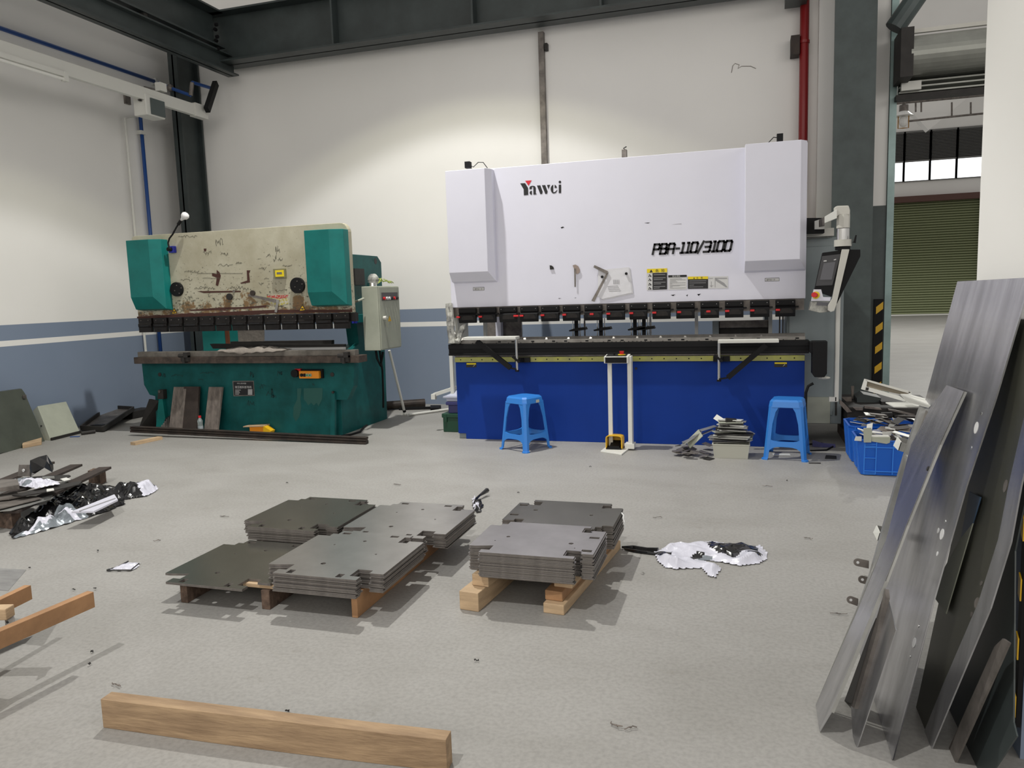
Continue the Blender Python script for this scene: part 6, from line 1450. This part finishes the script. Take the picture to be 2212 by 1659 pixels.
# dark sheet furthest right, bar before it
n4 = Vector((1.4, 0, -.10)).normalized(); p4 = Vector((.665, 2.36, 0))
tag(MB().prism(trace([(2150,720),(2290,720),(2230,1000),(2192,1190),(2189,1560),(2196,1590),(2150,1659),(2010,1690),(2080,1400)], p4, n4), n4*.004).build('steel_sheet', M['steel_paint'], origin=p4), 'almost black steel sheet furthest right beside the striped corner guard', 'steel sheet')
p5 = Vector((.61, 2.36, 0)); n5 = Vector((1.4, 0, -.13)).normalized()
tag(MB().prism(trace([(2148,1396),(2166,1379),(2179,1388),(2062,1650),(2034,1650)], p5, n5), n5*.006).build('flat_bar', M['dull_steel'], origin=p5), 'short grey flat bar leaning in front of the almost black sheet', 'bar')
# long channel
A_, B_, C_ = Vector((.232, 2.508, 0)), Vector((.640, 2.655, 1.10)), Vector((.640, 2.86, 1.095))
nc = (B_-A_).cross(C_-A_).normalized(); nc = nc if nc.x > 0 else -nc
T = thing('steel_channel', 'long grey steel channel leaning in front of the tall shiny sheet', 'channel', A_)
L_e = [(2045,832),(2010,880),(1968,960),(1914,1166),(1850,1325),(1762,1523)]; R_e = [(2082,845),(2029,960),(1958,1134),(1912,1255),(1862,1375),(1795,1538),(1770,1582)]
MB().prism(trace(L_e+[(1770,1580)]+R_e[-2::-1], A_, nc), nc*.003).build('web', M['shiny_sheet'], T)
q = trace([(1762,1523),(1914,1166),(1968,960),(2045,832)], A_, nc); mb = MB()
for a, b in zip(q, q[1:]): mb.prism([a, b, b+nc*.010, a+nc*.010], Vector((0, .002, 0)))
mb.build('flange', M['grey_galv'], T)
q = trace([(1795,1538),(1912,1255),(1958,1134),(2029,960),(2082,845)], A_, nc); mb = MB()
for a, b in zip(q, q[1:]): mb.prism([a, b, b+nc*.010, a+nc*.010], Vector((0, .002, 0)))
mb.build('flange', M['grey_galv'], T)
c = onplane(2004, 1012, A_-nc*.001, nc); MB().cyl(c, c-nc*.001, .008, seg=12).build('hole', M['dark'], T)
# angle iron in front of the foot of the sheet
n6 = Vector((1.434, .25, -.32)).normalized(); p6 = Vector((.338, 2.448, 0))
T = thing('angle_iron', 'short steel angle leaning at the foot of the tall shiny sheet', 'angle iron', p6)
MB().prism(trace([(1912,1272),(1935,1361),(1850,1618),(1842,1590),(1838,1525),(1880,1380)], p6, n6), n6*.003).build('broad_leg', M['shiny_sheet'], T)
MB().prism(trace([(1912,1272),(1880,1380),(1838,1525),(1845,1530),(1888,1385),(1914,1290)], p6-n6*.012, n6), n6*.012).build('edge_leg', M['dull_steel'], T)
n7 = Vector((1.434, .1, -.36)).normalized(); p7 = Vector((.335, 2.716, 0))
tag(MB().prism(trace([(1877,1370),(1892,1335),(1842,1521),(1824,1514)], p7, n7), n7*.02).build('dark_strip', M['dark'], origin=p7), 'thin black strip leaning between the long channel and the short angle', 'strip')
# left angle frame with brackets
A8, B8 = Vector((.27, 2.75, 0)), Vector((.655, 3.28, 1.03)); n8 = (B8-A8).cross(Vector((0,1,0))).normalized(); n8 = n8 if n8.x > 0 else -n8
T = thing('bracket_frame', 'grey angle frame with white channel, box brackets and lugs left of the long channel', 'frame', A8)
MB().prism(trace([(1985,878),(2010,884),(1975,960),(1925,1130),(1850,1340),(1844,1332),(1876,1242),(1910,1120),(1951,980)], A8, n8), n8*.003).build('angle_leg', M['dull_steel'], T)
MB().prism(trace([(1985,878),(1989,879),(1955,981),(1914,1121),(1880,1243),(1848,1333),(1844,1332),(1876,1242),(1910,1120),(1951,980)], A8-n8*.02, n8), n8*.02).build('angle_edge', M['grey_galv'], T)
def bracket(left, front, back, Y):
    o = MB().prism([ony(x, y, Y) for x, y in front], (0, .004, 0)).build('box_bracket', M['grey_galv'], T)
    MB().prism([ony(left[0][0], left[0][1], Y+.05), ony(left[1][0], left[1][1], Y), ony(left[2][0], left[2][1], Y), ony(left[3][0], left[3][1], Y+.05)], (.003, 0, 0)).build('bracket_end', M['white_pvc'], o)
    MB().prism([ony(x, y, Y+.05) for x, y in back], (0, .004, 0)).build('bracket_back', M['grey_galv'], o)
bracket([(1938,944),(1946,955),(1940,973),(1929.5,962.5)], [(1946,955),(1981,965),(1976.5,984),(1940,973)], [(1938,944),(1980,953),(1979,966),(1944,958)], 3.05)
bracket([(1893,1135),(1900,1151),(1895,1168),(1886,1150)], [(1900,1151),(1919,1157),(1910,1175),(1895,1168)], [(1893,1135),(1922,1140),(1921,1156),(1900,1151)], 2.92)
for (x, y, bx, by) in ((1853,1215,1877,1220),(1863,1252,1876,1256),(1838,1296,1854,1302)):
    Y = 2.85; c = ony(x, y, Y); e_ = ony(bx, by, Y); r_ = .014
    o = MB().prism([c+Vector((r_*math.cos(a), 0, r_*math.sin(a))) for a in [math.pi*(.5+i/8) for i in range(9)]]+[e_+Vector((0,0,-r_)), e_+Vector((0,0,r_))], (0, .004, 0)).build('round_lug', M['dull_steel'], T)
    MB().cyl(c+Vector((0,-.001,0)), c, .005, seg=10).build('lug_hole', M['sticker_white'], o)
tag(MB().prism([ony(1860,1234,2.9), ony(1877,1247,2.9), ony(1873,1252,2.9)], (0,.003,0)).build('metal_tab', M['white_pvc'], origin=ony(1860,1240,2.9)), 'tiny white pointed tab between the lugs of the bracket frame', 'metal scrap')
# pale sheets lying across the top of the frame
MB().prism([ony(1945,853,3.3), ony(1962,853,3.34), ony(2036,873,3.02), ony(2028,885,2.98)], (0,0,.004)).build('white_plate', M['white_pvc'], T)
MB().prism([ony(1945,853,3.3), ony(2028,885,2.98), ony(2028,887,2.98), ony(1958,868,3.26)], (0,.003,0)).build('plate_lip', M['white_pvc'], T)
MB().prism([ony(1913,871,3.4), ony(1961,869.5,3.5), ony(1986,876,3.35), ony(1984,881,3.3), ony(1931,880,3.3)], (0,0,.004)).build('white_plate', M['white_pvc'], T)
Yw = 3.45
WC = T
def W_(x, y, d=0): return ony(1780+x/10.055, 800+y/10.055, Yw+d)
MB().prism([W_(885,190), W_(940,235), W_(920,360), W_(815,410)], (0,.015,0)).build('channel_end', M['white_pvc'], T)
MB().prism([W_(885,190), W_(1900,470), W_(1840,500), W_(935,240)], (0,.015,0)).build('channel_flange', M['cream_white'], T)
MB().prism([W_(920,355), W_(1640,555), W_(1790,670), W_(1720,668), W_(815,412)], (0,.015,0)).build('channel_flange', M['white_pvc'], T)
MB().prism([W_(935,240,.015), W_(1840,500,.015), W_(1840,560,.015), W_(920,365,.015)], (0,.004,0)).build('channel_web', mat('beige_web', (.26,.225,.17), .6), T)
MB().prism([W_(1840,465), W_(1910,480), W_(1900,560), W_(1840,555)], (0,.015,0)).build('channel_end', M['white_pvc'], T)
MB().prism([W_(910,370,-.002), W_(975,375,-.002), W_(960,440,-.002), W_(900,430,-.002)], (0,.002,0)).build('slot', M['dark'], T)

# ---------------------------------------------------------------- blue crates with scraps
def crate(label, x0, x1, y0, y1, h):
    T = thing('plastic_crate', label, 'crate', ((x0+x1)/2, (y0+y1)/2, 0))
    c = .035; tp = .015
    def rg(e, z): return [(x0+c-0, y0-e, z), (x1-c, y0-e, z), (x1+e, y0+c, z), (x1+e, y1-c, z), (x1-c, y1+e, z), (x0+c, y1+e, z), (x0-e, y1-c, z), (x0-e, y0+c, z)]
    mb = MB(); mb.loft([rg(-.012, .004), rg(tp*.8, h-.01), rg(tp+.004, h-.01), rg(tp+.004, h), rg(tp-.012, h), rg(-.02, .01)]); mb.build('crate_body', M['crate'], T)
    mb = MB()
    xs = [x0+.03, x0+.11, x0+(x1-x0)*.42, x0+(x1-x0)*.75, x1-.04]
    def yf(z): return y0+.012-(tp*.8+.012)*z/h
    for x in xs: mb.obox((x, (yf(0)+yf(h))/2-.004, h/2), (.004,0,0), (0,.004,0), (0,(yf(h)-yf(0))/2,h/2-.012))
    for z in (.035, h*.62+.05): mb.obox(((x0+x1)/2, yf(z)-.004, z), ((x1-x0)/2-.03,0,0), (0,.004,0), (0,0,.004))
    for z in (.012, .022, h*.5, h-.045, h-.03): mb.obox((x0+.07, yf(z)-.004, z), (.04,0,0), (0,.004,0), (0,0,.003))
    def xf(z): return x0+.012-(tp*.8+.012)*z/h
    for y in (y0+.07, y0+(y1-y0)*.35, y0+(y1-y0)*.65, y1-.07): mb.obox(((xf(0)+xf(h))/2-.004, y, h/2), (.004,0,0), (0,.010,0), ((xf(h)-xf(0))/2,0,h/2-.012))
    mb.build('ribs', M['crate_rib'], T)
crate('front blue plastic crate full of bright metal scraps', .825, 1.36, 6.14, 6.53, .275)
crate('blue plastic crate of scraps standing behind the front one', .815, 1.36, 6.58, 6.98, .30)
rc_ = random.Random(21)
for k, (yc_, zc_, gname) in enumerate(((6.33, .235, 'metal scraps filling the front crate'), (6.76, .27, 'metal scraps filling the rear crate'))):
    for i in range(26):
        x = rc_.uniform(.90, 1.30); y = yc_+rc_.uniform(-.13, .13)
        slab('metal_scrap', 'small cut metal scrap lying in the '+('front' if k == 0 else 'rear')+' blue crate', 'metal scrap', (x, y, zc_+.0035*i+rc_.uniform(-.02, .02)*.5), rc_.uniform(.09, .20), rc_.uniform(.03, .07), .004, rc_.uniform(-1.4, 1.4), rc_.uniform(-.4, .4), rc_.uniform(-.35, .35), ('white_pvc', 'grey_galv', 'dull_steel', 'dark', 'brown_steel', 'wood_grey')[rc_.randrange(6)], gname)
def K(x, y, Y): return ony(1780+x/8.296, 860+y/8.296, Y)
def scrap_poly(pts, Y, d, m, label):
    q = [K(x, y, Y) for x, y in pts]; return tag(MB().prism(q, (0, d, 0)).build('metal_scrap', M[m], origin=q[0]), label, 'metal scrap')
scrap_poly([(710,540),(845,535),(865,590),(850,700),(845,795),(715,795)], 6.10, .012, 'cab', 'beige strip standing upright at the near rim of the front crate')
scrap_poly([(850,700),(1190,700),(1180,800),(1120,820),(850,775)], 6.115, .03, 'cab', 'beige folded channel lying across the near rim of the front crate')
scrap_poly([(850,683),(1170,683),(1190,702),(850,702)], 6.12, .05, 'white_pvc', 'bright top edge strip on the beige channel of the front crate')
scrap_poly([(570,690),(675,692),(672,770),(545,762)], 6.12, .01, 'white_pvc', 'bright white plate sticking out left over the front crate')
scrap_poly([(1040,605),(1225,598),(1200,670),(1130,682),(1055,665)], 6.25, .006, 'white_pvc', 'bright curved plate in the middle of the front crate')
scrap_poly([(870,570),(980,560),(1020,590),(1000,630),(880,628)], 6.35, .006, 'clear_box', 'pale grey plate behind the upright beige strip')
scrap_poly([(1220,345),(1260,360),(1295,400),(1285,422),(1245,420)], 6.80, .006, 'white_pvc', 'bright white chip standing up in the rear crate')
scrap_poly([(700,450),(850,500),(660,505)], 6.62, .006, 'grey_galv', 'perforated grey plate at the left of the rear crate')
scrap_poly([(900,310),(1090,315),(1095,390),(1000,410),(920,370)], 6.85, .02, 'wood_grey', 'brown speckled plate at the back of the rear crate')
scrap_poly([(1300,530),(1560,540),(1530,620),(1450,610),(1300,560)], 6.40, .02, 'wood_grey', 'brown bent plate at the right of the front crate')
scrap_poly([(1110,520),(1280,560),(1270,575),(1100,545)], 6.30, .02, 'white_pvc', 'bright thin strip at the right of the front crate')

# ---------------------------------------------------------------- dark scrap heap by the column
tag(MB().box(.86, 1.22, 7.25, 7.95, .0, .10).build('timber_skid', M['wood_end'], bevel=.006), 'dark timber skid on the floor below the black steel block', 'timber')
tag(MB().prism([(.88, 7.2, .10), (.92, 7.2, .10), (1.6, 7.2, .10), (1.6, 7.2, .36), (.86, 7.2, .36), (.85, 7.2, .25)], (0, .85, 0)).build('steel_block', M['dark'], bevel=.01), 'big black steel block behind the blue crates by the column', 'block')
def J(x, y, Y): return ony(1780+x/10.055, 800+y/10.055, Y)
def junk(pts, Y, d, m, label, name='steel_offcut'):
    q = [J(x, y, Y) for x, y in pts]; return tag(MB().prism(q, (0, d, 0)).build(name, M[m], origin=q[0]), label, 'metal scrap')
junk([(590,345),(655,345),(640,620),(600,620)], 7.70, .03, 'wood_grey', 'narrow upright beige bar standing on the dark scrap heap')
junk([(390,590),(600,585),(600,690),(500,690)], 7.55, .04, 'wood_grey', 'brown plate with a hole on top of the dark scrap heap')
junk([(345,635),(460,740),(610,905),(500,915),(345,740)], 7.15, .04, 'wood_grey', 'brown slanting bracket at the left front of the dark scrap heap')
junk([(715,600),(860,520),(1240,600),(1240,780),(720,760)], 7.50, .25, 'steel_paint', 'dull dark grey box lying on the dark scrap heap', 'steel_box')
junk([(880,780),(1050,800),(1240,830),(1255,860),(1130,850),(880,825)], 7.10, .05, 'wood_grey', 'pale brown flat strip below the dark grey box')
junk([(640,815),(850,820),(840,870),(700,868)], 7.10, .06, 'wood_grey', 'small pale plate left of the flat brown strip')
junk([(1250,930),(1490,925),(1490,990),(1240,1010)], 7.05, .05, 'dark', 'dark thin plate lying right in the scrap heap')
junk([(1250,680),(1760,690),(2040,820),(2000,900),(1240,930)], 7.40, .3, 'dark', 'black crumpled sheets heaped right of the dark grey box')
junk([(1400,840),(1660,885),(1980,960),(1900,980),(1400,870)], 7.15, .03, 'dull_steel', 'grey edge of a sheet slanting over the black heap')
junk([(1530,985),(1780,975),(1780,1060),(1530,1070)], 7.08, .06, 'dark', 'dark block low at the right of the scrap heap')
junk([(1840,985),(1960,990),(1960,1010),(1840,1000)], 7.05, .03, 'wood_grey', 'short pale edge at the far right of the scrap heap')
a, b = ony(1750, 904, 7.55), ony(1800, 902, 7.55)
tag(MB().tube([a, a.lerp(b, .5)+Vector((0,0,.01)), b+Vector((.06,0,0))], .040, 14).build('green_hose', M['green_pipe'], origin=a, smooth=True), 'thick green hose running low behind the right stool to the column', 'hose')
g = onz(1795, 990); tag(MB().prism([(g.x-.05, g.y-.03, .002), (g.x+.04, g.y-.03, .002), (g.x+.05, g.y+.08, .002), (g.x-.03, g.y+.10, .002)], (0,0,.004)).build('rubber_scrap', M['dark']), 'flat dark scrap on the floor left of the blue crates', 'scrap')

# ---------------------------------------------------------------- small litter on the floor
rl = random.Random(31)
LIT = [(213,1192,'film'),(858,1049,'m'),(1658,1052,'m'),(1420,1120,'m'),(1745,1165,'m'),(160,1276,'d'),(65,1229,'d'),(206,1274,'d'),(622,1540,'d'),(1360,1577,'w'),(252,1483,'w'),(1060,1160,'m'),(1813,1329,'m'),(1330,1570,'w'),(200,1411,'d'),(195,1438,'d'),(485,1118,'m'),(340,1170,'w'),(620,1045,'d'),(1120,1066,'d'),(1275,1010,'d'),(1700,1040,'d'),(1030,1430,'d')]
for x, y, k in LIT:
    g = onz(x, y); rz = rl.uniform(-1, 1)
    if k == 'film': m_, L, lab, cat = 'film_black', .035, 'tiny crumpled black scrap on the floor left of the low sheet pair', 'scrap'
    elif k == 'm': m_, L, lab, cat = 'dull_steel', .07, 'small grey metal sliver lying on the open floor', 'scrap'
    elif k == 'w': m_, L, lab, cat = 'wood_grey', .06, 'thin wood splinter lying on the open floor', 'splinter'
    else: m_, L, lab, cat = 'dark', .014, 'tiny dark chip lying on the open floor', 'chip'
    mb = MB(); n = 6
    pts = [(g.x+L*(i/n-.5)*math.cos(rz)+rl.uniform(-.006,.006), g.y+L*(i/n-.5)*math.sin(rz)*.5+rl.uniform(-.004,.004), .006+rl.uniform(0,.006)) for i in range(n+1)]
    mb.tube(pts, [.002]+[rl.uniform(.0015,.0035) for _ in range(n-1)]+[.002], 5)
    tag(mb.build('floor_'+cat, M[m_], origin=g), lab, cat, None if k == 'film' else cat+'s on the open floor')
